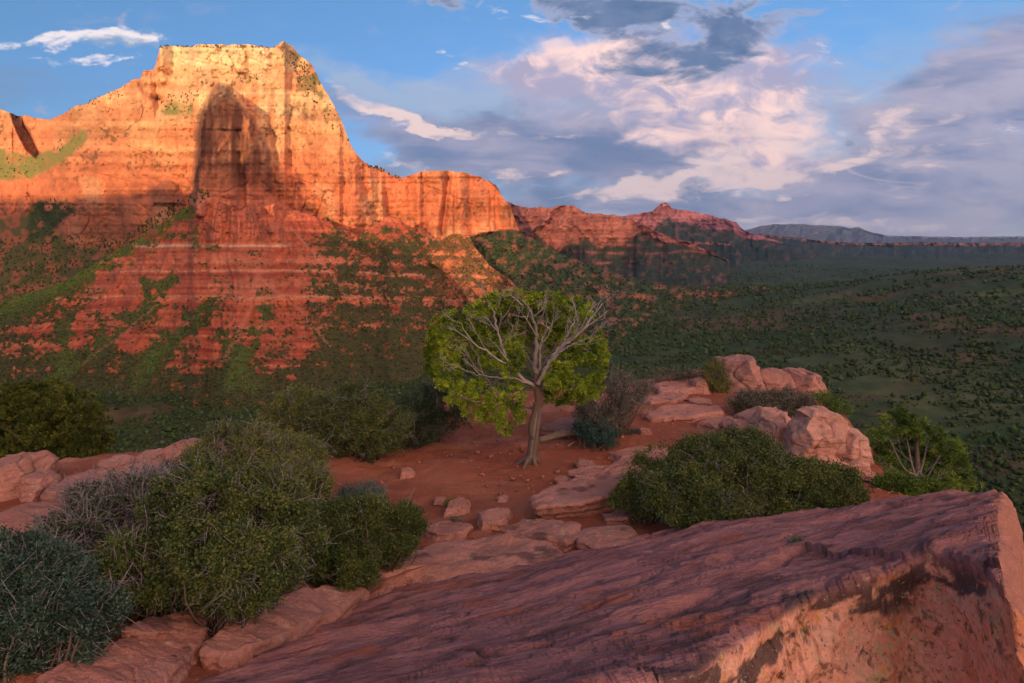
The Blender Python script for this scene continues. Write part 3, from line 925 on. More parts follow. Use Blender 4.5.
# ---- ridges and mesas behind, far to near
def ridge(name, crest, base, x0, x1, ytop, ybot, cliff, seed, colors, jag=0.6, fl=1.0, strata_amp=0.5, rows=120, label='', back=700, step=1.0, outcrop=0.0, cat='ridge', ledges=()):
    """cliff: rows (px) of bare cliff below the crest, given along x"""
    y0 = min(p[1] for p in crest) - 3
    y1 = max(p[1] for p in base) + 3
    X, Y = raster(x0, x1, y0, y1, 0.5)
    mpp = np.mean([p[1] for p in ytop]) / F
    wx, wz = (X - 512) * mpp, -Y * mpp
    cr, bs = pl(crest, X), pl(base, X)
    t = np.clip((bs - Y) / (bs - cr), 0, 1)
    yt, yb = pl(ytop, X), pl(ybot, X)
    ch = pl(cliff, X)
    cf = 1 - sstep(Y - cr - 0.25 * ch * fbm(X / 9, X * 0, oct=3, seed=seed + 1), ch * 0.85, ch * 1.1)
    cf = np.where(ch <= 0, 0.0, cf)
    wgt = np.where(cf > 0.5, 0.12, 1.0)
    hard = np.zeros(X.shape)
    for yl, h in ledges:
        hard = np.maximum(hard, np.exp(-((Y - yl - 2 * fbm(X / 30, X * 0, seed=seed + int(yl))) / h) ** 2) * np.clip(0.7 + fbm(X / 14, X * 0 + yl, oct=2, seed=seed), 0, 1))
    wgt = wgt * (1 - 0.85 * hard)
    cs = np.cumsum(wgt[::-1], axis=0)[::-1]
    cs = cs - cs[-1]
    kc = np.clip(((pl(crest, X[0]) - y0) / 0.5).astype(int), 0, X.shape[0] - 1)
    tt = cs / (cs[kc, np.arange(X.shape[1])] + 1e-6)[None]
    D = yb + (yt - yb) * np.clip(tt, 0, 1.05)
    A = mpp * fl
    D = D - 9 * A * ridged(X / 16 + 0.6 * fbm(X / 14, Y / 14, seed=seed + 2), Y / 90, oct=4, seed=seed + 3) * (0.35 + 0.65 * cf)
    D = D - 14 * A * ridged(X / 34 + Y / 40 + 0.5 * fbm(X / 20, Y / 20, seed=seed + 4), Y / 200, oct=3, seed=seed + 5)
    D = D + 3 * A * fbm(X / 5, Y / 4, oct=4, seed=seed + 6) - 2 * A * strata_amp * vnoise(Y / 2.4, X / 120, seed=seed + 7)
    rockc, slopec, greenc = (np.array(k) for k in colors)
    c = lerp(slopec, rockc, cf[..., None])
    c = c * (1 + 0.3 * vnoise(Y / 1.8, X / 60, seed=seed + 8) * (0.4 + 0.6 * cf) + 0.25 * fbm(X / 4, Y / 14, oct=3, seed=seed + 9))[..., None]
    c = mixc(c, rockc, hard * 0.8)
    g = fbm(X / 6, Y / 4.5, oct=6, seed=seed + 10, gain=0.62)
    vg = (1 - cf) * (1 - 0.8 * hard) * sstep(g + 0.55 - outcrop, -0.05, 0.45) + cf * sstep(g, 0.4, 0.8) * 0.5
    c = c + (greenc * (1 + 0.45 * fbm(X / 2.5, Y / 2, oct=3, seed=seed + 11))[..., None] - c) * np.clip(vg, 0, 1)[..., None]
    return relief(name, x0, x1, y0, y1, D, np.clip(c, 0.01, 0.9), crest, base, M_RANGE, back=back, step=step, rows=rows, ss=0.5, jag=jag, kind='structure', cat=cat, label=label), vg, (x0, y0)


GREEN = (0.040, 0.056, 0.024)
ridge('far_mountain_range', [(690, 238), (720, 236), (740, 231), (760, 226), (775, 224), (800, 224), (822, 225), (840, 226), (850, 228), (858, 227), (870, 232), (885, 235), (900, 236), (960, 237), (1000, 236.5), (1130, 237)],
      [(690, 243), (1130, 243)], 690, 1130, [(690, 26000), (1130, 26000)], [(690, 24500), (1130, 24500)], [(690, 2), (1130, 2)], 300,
      ((0.07, 0.075, 0.12), (0.06, 0.07, 0.11), (0.05, 0.06, 0.09)), jag=0.3, rows=24, back=4000, label='far blue mountain range on the horizon right of centre', cat='mountains')  # rock tinted dark blue to stand in for haze and shade
ridge('far_mesa', [(730, 238), (760, 234), (800, 238), (840, 242), (870, 243), (930, 242), (980, 243), (1040, 242), (1130, 243)], [(730, 272), (1130, 274)], 730, 1130,
      [(730, 8200), (1130, 7600)], [(730, 3900), (1130, 3700)], [(730, 2), (860, 3), (1130, 4)], 320, ((0.17, 0.09, 0.075), (0.06, 0.055, 0.04), (0.030, 0.042, 0.030)), jag=0.25, rows=60, back=2500, ledges=((262, 1.5), (266, 1.2)),
      label='long dark flat mesa below the horizon on the right', cat='mesa')
ridge('red_peak', [(560, 236), (590, 226), (603, 219), (612, 215), (625, 216), (640, 213.5), (652, 211.5), (657, 207), (661, 204), (665, 202.5), (669, 204), (672, 208.5), (690, 211), (705, 214), (716, 217), (726, 219), (736, 222), (741, 228), (755, 234), (775, 240), (800, 247)],
      [(560, 262), (800, 262)], 560, 800, [(560, 7200), (660, 6900), (800, 7600)], [(560, 6000), (800, 6000)], [(560, 12), (650, 20), (700, 14), (735, 10), (760, 4), (800, 0.5)], 340,
      ((0.25, 0.095, 0.11), (0.11, 0.062, 0.06), (0.028, 0.038, 0.022)), jag=0.7, rows=90, back=900, label='small pointed red peak on the skyline at centre right', cat='peak')
ridge('wooded_bench', [(560, 262), (600, 256), (620, 250), (645, 243), (668, 240), (690, 241.5), (720, 243), (745, 246), (775, 249), (800, 254), (830, 259), (860, 262), (890, 267), (925, 271), (960, 276)],
      [(560, 300), (760, 296), (960, 282)], 560, 960, [(560, 4600), (700, 5200), (960, 5600)], [(560, 2300), (960, 3000)], [(560, 2), (640, 3), (700, 2.5), (730, 1.0), (736, -2), (960, -2)], 360,
      ((0.28, 0.12, 0.085), (0.07, 0.045, 0.035), (0.022, 0.033, 0.020)), jag=0.4, rows=90, back=700, ledges=((272, 0.8),), label='long dark wooded bench below the small red peak', cat='ridge')
ridge('red_cliff_range', [(470, 195), (482, 180), (490, 180.5), (496, 184), (501, 194), (505, 201), (512, 204), (522, 206), (530, 208), (540, 207), (548, 208), (556, 205.5), (565, 205), (574, 206.5), (582, 211), (590, 213), (605, 214), (613, 216), (625, 218), (637, 222), (648, 227), (655, 231), (668, 236), (685, 241), (705, 249), (730, 262)],
      [(470, 300), (730, 300)], 470, 730, [(470, 4300), (500, 3700), (600, 3500), (730, 3700)], [(470, 2100), (730, 2200)], [(470, 30), (520, 34), (560, 40), (585, 26), (610, 30), (640, 12), (670, 6), (730, 0.5)], 380,
      ((0.23, 0.085, 0.066), (0.12, 0.055, 0.042), (0.028, 0.038, 0.020)), jag=0.9, rows=150, back=600, label='receding wall of red cliffs right of the big mountain', ledges=((244, 2.0), (252, 1.6), (262, 1.4), (232, 2.0)), outcrop=0.0)  # cliff colour darkened to stand in for dimmer light
(GV, gvg, gxy) = ridge('green_ridge', [(462, 236), (478, 233), (500, 229), (518, 230), (532, 238), (548, 247), (562, 254), (577, 260), (592, 266), (606, 271), (622, 275), (640, 280), (660, 284), (690, 287), (720, 287), (760, 286), (800, 290), (850, 298), (900, 310)],
      [(462, 360), (640, 350), (760, 322), (850, 315), (900, 318)], 462, 900, [(462, 1640), (520, 1750), (640, 2100), (760, 2300), (900, 2400)], [(462, 1000), (640, 1150), (760, 1550), (900, 1900)], [(462, 3), (505, 1), (512, -3), (900, -3)], 400,
      ((0.36, 0.13, 0.075), (0.20, 0.085, 0.05), (0.040, 0.058, 0.022)), jag=0.5, rows=170, back=400, outcrop=0.02, fl=1.3, ledges=((296, 2.5),), label='dark green ridge with red outcrops running down behind the juniper')


def build_woods():
    rng = np.random.default_rng(25)
    # ridge scrub
    V, Cv, PX, PY = GV
    n = 9000
    ci, ri = rng.integers(0, PX.shape[1], n), rng.integers(0, PX.shape[0] - 3, n)
    g = bil(gvg, (PY[ri, ci] - gxy[1]) / 0.5, (PX[ri, ci] - gxy[0]) / 0.5)
    k = rng.random(n) < 0.15 + 0.6 * g
    pos = V[ri, ci][k]
    scatter_blobs(WOODS, pos, rng.uniform(1.4, 3.6, len(pos)), rng.uniform(0.8, 1.3, len(pos)), np.array([0.036, 0.052, 0.018]) * rng.uniform(0.6, 1.6, (len(pos), 1)), rng)
    # valley floor woodland
    n = 95000
    th = rng.uniform(-0.75, 0.75, n)
    r = np.exp(rng.uniform(math.log(230), math.log(4600), n))
    x, y = r * np.sin(th), r * np.cos(th)
    cl = fbm(x / 95, y / 95, oct=5, seed=23, gain=0.6) * 1.1 + 0.5 * fbm(x / 420, y / 420, oct=3, seed=24) + rng.normal(size=n) * 0.16
    k = cl > -0.22
    x, y, r = x[k], y[k], r[k]
    z = valley_z(x, y)
    s = rng.lognormal(-0.15, 0.5, len(x)).clip(0.3, 1.9) * np.clip(0.95 + r / 1200, 1.0, 3.0)
    tone = rng.random((len(x), 1))
    col = lerp(np.array([0.024, 0.044, 0.012]), np.array([0.046, 0.074, 0.018]), tone) * rng.uniform(0.8, 1.25, (len(x), 1))
    pale = rng.random(len(x)) < 0.10
    col[pale] = np.array([0.075, 0.085, 0.05])
    scatter_blobs(WOODS, np.stack([x, y, z], -1), s, rng.uniform(0.7, 1.25, len(x)), col, rng)
    WOODS.build('woodland', M_FAR, smooth=False, kind='stuff', cat='woodland', label='scattered juniper woodland covering the valley and the mountain slopes')


build_woods()


# ---- unseen ridges added behind the camera, crests shaped to cast the wanted shadows
def shade_ridge(name, edge, away, u0, u1, label, seed):
    ax = np.array([math.cos(SUN_AZ), math.sin(SUN_AZ), 0.0])       # along the ridge
    dn = np.array([math.sin(SUN_AZ), -math.cos(SUN_AZ), 0.0])      # towards the sun
    pts = []
    for px, py, Y in edge:
        p = P(px, py, Y)
        q = p + to_sun * (away - p @ dn) / math.cos(SUN_EL)
        pts.append((q @ ax, q[2]))
    pts.sort()
    pts = np.array(pts)
    u = np.linspace(u0, u1, 1801)
    h = np.interp(u, pts[:, 0], pts[:, 1])
    h = -215 + (h + 215) * sstep(u, u0, u0 + 0.02 * (u1 - u0)) + 3.0 * fbm(u / 40, u * 0, oct=4, seed=seed)
    k_ = away / 1500.0
    rows = []
    for off, k in ((-900, 0.0), (-420, 0.45), (-130, 0.82), (-25, 0.97), (0, 1.0), (30, 0.97), (200, 0.8), (600, 0.4), (1200, 0.0)):
        zz = -215 + (h + 215) * k + (6 * fbm(u / 60, u * 0 + off, oct=4, seed=seed + 1) if k < 0.95 else 0)
        rows.append(ax[None] * u[:, None] + dn[None] * (away + off * min(k_, 2.5)) + np.array([0, 0, 1.0]) * zz[:, None])
    V = np.array(rows)
    c = np.array([0.20, 0.10, 0.06]) * (1 + 0.3 * fbm(V[..., 0] / 80, V[..., 2] / 40, oct=3, seed=seed + 2))[..., None]
    mesh_obj(name, V.reshape(-1, 3), grid_quads(V.shape[0], V.shape[1]), None, M_RANGE, c.reshape(-1, 3), kind='structure', cat='ridge', label=label)


# where the edges of their shadows fall: (px, py, distance)
shade_ridge('near_shade_ridge', [(-300, 175, 1900), (-80, 190, 1880), (0, 191, 1800), (60, 197, 1740), (110, 195, 1640), (150, 186, 1540), (186, 190, 1490), (196, 172, 1370), (206, 150, 1330), (222, 142, 1330), (236, 152, 1340),
                             (250, 180, 1370), (275, 205, 1400), (300, 222, 1430), (340, 240, 1460), (390, 246, 1500), (425, 258, 1450), (460, 284, 1350), (490, 292, 1300), (525, 258, 1500), (577, 246, 1900), (640, 258, 2100), (700, 256, 2600)],
           1500.0, -5000, 5000, 'added high ridge behind the viewer, shaped to shade valley and buttress', 500)
shade_ridge('far_shade_ridge', [(600, 250, 3600), (640, 222, 4500), (660, 213, 6500), (690, 215, 6500), (712, 208, 6700), (800, 215, 7000), (1000, 220, 9000)], 8000.0, -420, 9000,
           'added distant ridge behind the viewer, shaped to shade the far ranges', 520)

# ------------------------------------------------------------------ the overlook (foreground ground)
# plane of the big tilted slab in front of the camera
_sa, _sc, _se = P(170, 690, 4.2), P(600, 552, 7.3), P(1000, 493, 6.5)
SN = np.cross(_sc - _sa, _se - _sa)
SN = SN / SN[2]


def slab_hit(px, py, up=0.0):
    r = ray(px, py)
    n0 = SN @ _sa + up
    return r * (n0 / (r @ SN))[..., None]


GA = [P(*k) for k in ((0, 683, 3.9), (60, 665, 4.15), (100, 640, 4.6), (0, 600, 5.3), (0, 540, 7.6), (0, 500, 9.4), (150, 520, 8.2), (250, 560, 7.0), (200, 622, 5.35), (300, 590, 6.35),
      (200, 462, 11.4), (120, 470, 11.0), (350, 475, 11.2), (330, 440, 13.0), (430, 425, 14.4), (420, 520, 8.9), (500, 510, 9.3), (560, 492, 10.2), (532, 463, 12.0), (600, 470, 11.4),
      (650, 440, 12.9), (620, 410, 15.2), (690, 395, 17.4), (700, 374, 19.6), (790, 392, 19.4), (640, 387, 18.4), (720, 470, 11.0), (800, 480, 10.0), (860, 500, 8.8), (740, 430, 13.6), (800, 440, 13.2))]
for k in ((170, 690), (230, 662), (290, 635), (345, 612), (400, 592), (500, 570), (600, 552), (690, 532)):
    h = slab_hit(*k)
    GA.append(h + np.array([0, 0.05, -0.06]))
GA += [np.array(k, float) for k in ((-0.3, -0.3, -1.8), (-1.0, 1.0, -2.0), (-2.5, 0, -2.8), (-2, 2.4, -2.75), (-6, 2, -3.4), (-6, -6, -4.2), (6, -6, -6.0), (1.5, 1.2, -4.2), (2.4, 2.2, -5.2), (4.0, 2.6, -5.6), (4.2, 5.0, -3.9), (6.5, 4, -5.2), (0, -4, -3.8), (5.5, 7.5, -3.7))]
GA = np.array(GA)


def _tps_fit(pts, lam=0.02):
    n = len(pts)
    d = np.hypot(pts[:, None, 0] - pts[None, :, 0], pts[:, None, 1] - pts[None, :, 1])
    K = np.where(d > 0, d * d * np.log(d + 1e-9), 0) + lam * np.eye(n)
    A = np.zeros((n + 3, n + 3))
    A[:n, :n] = K
    A[:n, n:] = np.stack([np.ones(n), pts[:, 0], pts[:, 1]], 1)
    A[n:, :n] = A[:n, n:].T
    return np.linalg.solve(A, np.concatenate([pts[:, 2], np.zeros(3)]))


_W = _tps_fit(GA)
EDGE = [tuple(P(*k)[:2]) for k in ((-160, 520, 9.5), (0, 476, 10.8), (60, 468, 11.4), (120, 460, 11.9), (200, 449, 12.6), (280, 432, 13.6), (340, 418, 14.6), (430, 405, 16.4), (540, 396, 17.6), (640, 385, 18.9),
        (700, 372, 20.2), (745, 371, 20.6), (790, 384, 20.2), (828, 396, 19.4), (838, 420, 16.4), (856, 445, 13.8), (884, 482, 10.4), (930, 500, 8.6))] + [(6.4, 8.2), (7.4, 5.0), (8.5, 0), (8, -12), (-9, -12), (-13, 2)]


def ground_raw(x, y):
    x, y = np.asarray(x, float), np.asarray(y, float)
    z = np.full(x.shape, 0.0) + _W[-3] + _W[-2] * x + _W[-1] * y
    for k, p in enumerate(GA):
        d2 = (x - p[0]) ** 2 + (y - p[1]) ** 2
        z = z + _W[k] * 0.5 * d2 * np.log(d2 + 1e-12)
    return z


_gx, _gy = np.linspace(-22, 16, 381), np.linspace(-20, 26, 461)
_GX, _GY = np.meshgrid(_gx, _gy)
_GZ = np.clip(ground_raw(_GX, _GY), -6.5, -1.6)
_ED = poly_sd(_GX, _GY, EDGE)
_GZ = _GZ - np.where(_ED > 0, 1.1 * _ED * sstep(_ED, 0, 1.2) + 0.2 * sstep(_ED, 0, 0.6), 0)


def ground_z(x, y):
    return bil(_GZ, (np.asarray(y, float) + 20) / 0.1, (np.asarray(x, float) + 22) / 0.1)


def ghit(px, py, h=0.0, ymin=1.6, ymax=26.0):
    """where a sight line meets the overlook (raised by h)"""
    Y = np.linspace(ymin, ymax, 2500)
    r = ray(px, py)
    p = r[None] * (Y / r[1])[:, None]
    d = p[:, 2] - ground_z(p[:, 0], p[:, 1]) - h
    k = np.argmax(d < 0) if (d < 0).any() else len(Y) - 1
    return p[k]


def build_ground():
    # fine sheet near the camera, coarse flank below it
    xs = np.concatenate([np.linspace(-330, -14, 40)[:-1], np.linspace(-14, 11, 420), np.linspace(11, 330, 40)[1:]])
    ys = np.concatenate([np.linspace(-330, -3, 30)[:-1], np.linspace(-3, 22, 420), np.linspace(22, 330, 40)[1:]])
    X, Y = np.meshgrid(xs, ys)
    ed = poly_sd(X, Y, EDGE)
    z = np.clip(ground_raw(np.clip(X, -16, 12), np.clip(Y, -14, 23)), -6.5, -1.6)
    z = z - np.where(ed > 0, 1.1 * ed * sstep(ed, 0, 1.2) + 0.2 * sstep(ed, 0, 0.6), 0)
    near = 1 - sstep(ed, 0.5, 3)
    rk = sstep(fbm(X / 2.2 + 3, Y / 1.2, oct=3, seed=600) + 0.5 * sstep(X - 0.2 * Y, 0.2, 2.2) * sstep(Y, 9, 12), 0.35, 0.6)     # bare ledges show through on the right
    st = np.abs((z * 9 + 1.3 * fbm(X / 1.5, Y / 1.5, oct=3, seed=601)) % 1.0 - 0.5)
    z = z + near * (0.05 * fbm(X / 1.3, Y / 1.3, oct=5, seed=602) + 0.014 * fbm(X / 0.16, Y / 0.16, oct=4, seed=603))
    led = np.round((0.55 * X + 0.9 * Y + 0.5 * fbm(X / 1.0, Y / 1.0, oct=3, seed=604)) / 0.75)
    z = z + near * rk * 0.075 * (((0.55 * X + 0.9 * Y + 0.5 * fbm(X / 1.0, Y / 1.0, oct=3, seed=604)) / 0.75) - led)
    z = np.where(ed > 25, z + 5 * fbm(X / 40, Y / 40, oct=4, seed=605), z)
    z = np.maximum(z, -235)
    c = np.broadcast_to(np.array([0.31, 0.095, 0.050]), X.shape + (3,)).copy()
    c = mixc(c, (0.27, 0.075, 0.04), sstep(fbm(X / 1.1, Y / 1.1, oct=4, seed=606), 0.0, 0.6) * 0.7)
    c = mixc(c, (0.42, 0.17, 0.105), rk * 0.75 + 0.4 * sstep(fbm(X / 0.5, Y / 0.5, oct=3, seed=607), 0.3, 0.7))
    trail = seg_dist(X, Y, [tuple(ghit(*k)[:2]) for k in ((340, 470), (430, 478), (520, 500), (560, 530))])
    c = mixc(c, (0.42, 0.15, 0.085), np.exp(-(trail / 0.5) ** 2) * 0.6)
    lit = np.exp(-(seg_dist(X, Y, [tuple(ghit(*k)[:2]) for k in ((120, 640), (260, 600), (400, 560), (425, 530))]) / 0.5) ** 2)
    c = mixc(c, (0.13, 0.075, 0.045), lit * sstep(fbm(X / 0.12, Y / 0.12, oct=3, seed=608), -0.3, 0.4) * 0.8)
    c = mixc(c, (0.10, 0.085, 0.04), sstep(ed, 8, 30))
    mesh_obj('ground', np.stack([X, Y, z], -1).reshape(-1, 3), grid_quads(*X.shape), None, M_DIRT, c.reshape(-1, 3), kind='structure', cat='ground', label='bare red dirt ground of the overlook around the juniper')


build_ground()

# ------------------------------------------------------------------ rocks
SANDSTONE = np.array([0.41, 0.19, 0.145])


def rock_color(V, rng, base=SANDSTONE, dark=0.25, seed=0, sc=1.0):
    x, y, z = V[:, 0] / sc, V[:, 1] / sc, V[:, 2] / sc
    c = np.broadcast_to(np.asarray(base, float), V.shape).copy()
    c = c * (1 + 0.16 * vnoise(z / 0.03, x / 0.8, y / 0.8, seed=seed) + 0.14 * fbm(x / 0.3, y / 0.3, z / 0.3, oct=4, seed=seed + 1))[:, None]
    c = mixc(c, (0.10, 0.055, 0.05), sstep(fbm(x / 0.35, y / 0.35, z / 0.2, oct=5, seed=seed + 2), 0.55 - dark, 0.95 - dark) * 0.75)
    c = mixc(c, (0.42, 0.36, 0.26), sstep(fbm(x / 0.09, y / 0.09, z / 0.09, oct=4, seed=seed + 3), 0.62, 0.9) * 0.5)
    return np.clip(c, 0.01, 0.9)


def slab(name, label, poly, h=0.12, sink=0.2, tilt=None, seed=0, base=SANDSTONE, dark=0.2, amp=0.032, under=0.0, n=230, cat='rock slab', group='sandstone slabs on the overlook', plane=False):
    """flat rock: its upper outline lies h above the ground where the outline was seen"""
    rng = np.random.default_rng(seed)
    pts = []
    for i, (px, py) in enumerate(poly):
        hh = h[i] if isinstance(h, (list, tuple)) else h
        pts.append(slab_hit(px, py, hh) if plane else ghit(px, py, hh))
    pts = np.array(pts)
    cl = np.concatenate([pts, pts[:1]])
    L = np.concatenate([[0], np.cumsum(np.linalg.norm(np.diff(cl[:, :2], axis=0), axis=1))])
    t = np.linspace(0, L[-1], n, endpoint=False)
    E = np.stack([np.interp(t, L, cl[:, k]) for k in range(3)], 1)
    for _ in range(2):
        E = 0.25 * np.roll(E, 1, 0) + 0.5 * E + 0.25 * np.roll(E, -1, 0)
    c = E.mean(0)
    size = math.sqrt(np.ptp(E[:, 0]) * np.ptp(E[:, 1]))
    A = np.c_[E[:, :2] - c[:2], np.ones(n)]
    pl_, *_ = np.linalg.lstsq(A, E[:, 2], rcond=None)
    res = E[:, 2] - A @ pl_
    th = np.arange(n)
    jag = 1 + 0.09 * fbm(np.cos(th / n * 6.283) * 3 + seed, np.sin(th / n * 6.283) * 3, oct=5, seed=seed + 5)
    rings, rows = np.linspace(0.02, 1, 44), []
    for s in rings:
        q = c[:2] + (E[:, :2] - c[:2]) * (s * jag)[:, None]
        z = np.c_[q - c[:2], np.ones(n)] @ pl_ + res * s ** 2
        edge = -0.03 * size * max(0, (s - 0.92) / 0.08) ** 2
        z = z + edge
        z = z + amp * (fbm(q[:, 0] / 0.35, q[:, 1] / 0.22, oct=5, seed=seed + 6) + 0.8 * np.round(2.5 * fbm(q[:, 0] / 0.9, q[:, 1] / 0.45, oct=3, seed=seed + 7)) / 2.5)
        rows.append(np.c_[q, z])
    top = rows[-1]
    gz = ground_z(top[:, 0], top[:, 1])
    depth = np.maximum(top[:, 2] - gz, 0.02) + sink
    outv = top[:, :2] - c[:2]
    ln = np.linalg.norm(outv, axis=1)[:, None]
    outv = outv / ln
    for k in np.linspace(0.04, 1, 16):
        z = top[:, 2] - depth * k
        off = 0.03 * size * (1 - (2 * k - 1) ** 2) * 0.4 - under * k * np.minimum(1, ln[:, 0])
        off = off + 0.03 * vnoise(z / 0.045, top[:, 0] / 0.6, top[:, 1] / 0.6, seed=seed + 8) + 0.035 * fbm(top[:, 0] / 0.25, top[:, 1] / 0.25, z / 0.2, oct=4, seed=seed + 9)
        rows.append(np.c_[top[:, :2] + outv * off[:, None], z])
    V = np.array(rows).reshape(-1, 3)
    C = rock_color(V, rng, base, dark, seed + 20)
    loc = np.array([c[0], c[1], c[2] - depth.mean()])
    return mesh_obj(name, V, grid_quads(len(rows), n, True)[:, ::-1], [[j, (j + 1) % n, 0] for j in range(1, n - 1)], M_STONE, C, loc=loc, label=label, cat=cat, group=group)


_cube = None


def cubesphere(n=36):
    global _cube
    if _cube is None:
        V, Q, off = [], [], 0
        t = np.tan(np.linspace(-math.pi / 4, math.pi / 4, n))
        a, b = np.meshgrid(t, t)
        o = np.ones_like(a)
        for f in ((o, a, b), (-o, b, a), (b, o, a), (a, -o, b), (a, b, o), (b, a, -o)):
            v = np.stack(f, -1).reshape(-1, 3)
            V.append(v / np.linalg.norm(v, axis=1)[:, None])
            Q.append(grid_quads(n, n) + off)
            off += n * n
        _cube = (np.concatenate(V), np.concatenate(Q))
    return _cube


def boulder(name, label, box, depth=None, seed=0, base=SANDSTONE, dark=0.1, rot=0.0, cuts=12, sharp=60, up=0.0, Y=None, cat='boulder', group='boulders and stones on the overlook', tilt=0.0):
    """angular block standing on the ground; box = its outline in photo pixels"""
    rng = np.random.default_rng(seed)
    x0, y0, x1, y1 = box
    if cat == 'stone':
        y0 = y1 - (y1 - y0) * 0.68
    p = ghit((x0 + x1) / 2, y1) if Y is None else P((x0 + x1) / 2, y1, Y)
    s = p[1] / F * 1.02
    w, hgt = (x1 - x0) * s / 2, (y1 - y0) * s / 2 * 1.06
    d = (depth if depth else (w + hgt) * 0.9)
    dirs, Q = cubesphere()
    pn = [np.array(k, float) for k in ((1, 0, 0), (-1, 0, 0), (0, 1, 0), (0, -1, 0), (0, 0, 1), (0, 0, -1))]
    pn = [k + 0.13 * rng.normal(size=3) for k in pn]
    hs = [1, 1, 1, 1, 1, 1.0]
    for _ in range(cuts):
        v = rng.normal(size=3)
        v[2] = abs(v[2]) * 0.6
        v /= np.linalg.norm(v)
        pn.append(v)
        hs.append(rng.uniform(0.86, 1.2))
    acc = 0
    for k, hh in zip(pn, hs):
        k = k / np.linalg.norm(k)
        acc = acc + np.maximum(0, dirs @ k / hh) ** sharp
    rad = acc ** (-1 / sharp)
    V = dirs * rad[:, None]
    V = V * np.array([w, d, hgt])
    nrm = dirs
    q = V + seed * 3.7
    sz = (w + hgt + d) / 3
    off = sz * (0.06 * fbm(q[:, 0] / sz, q[:, 1] / sz, q[:, 2] / sz * 1.5, oct=3, seed=seed + 1) + 0.06 * fbm(q[:, 0] / (0.25 * sz), q[:, 1] / (0.25 * sz), q[:, 2] / (0.18 * sz), oct=4, seed=seed + 4) + 0.035 * vnoise(q[:, 2] / (0.16 * sz), q[:, 0] / sz, q[:, 1] / sz, seed=seed + 2))
    crack = np.clip(1 - np.abs(vnoise(q[:, 0] / (0.9 * sz), q[:, 1] / (0.9 * sz), q[:, 2] / (1.2 * sz), seed=seed + 3)) * 14, 0, 1)
    V = V + nrm * (off - 0.09 * sz * crack)[:, None]
    ct, stt = math.cos(tilt), math.sin(tilt)
    V = np.c_[V[:, 0] * ct - V[:, 2] * stt, V[:, 1], V[:, 0] * stt + V[:, 2] * ct]
    c, s_ = math.cos(rot), math.sin(rot)
    V = np.c_[V[:, 0] * c - V[:, 1] * s_, V[:, 0] * s_ + V[:, 1] * c, V[:, 2]]
    C = rock_color(V + p, rng, base, dark, seed + 20, max(1, sz))
    C = C * (1 - 0.4 * crack[:, None])
    cen = p + np.array([0, d * 0.6, hgt * 0.94 + up])
    V = V + cen
    return mesh_obj(name, V, Q, None, M_STONE, C, loc=p, label=label, cat=cat, group=group)


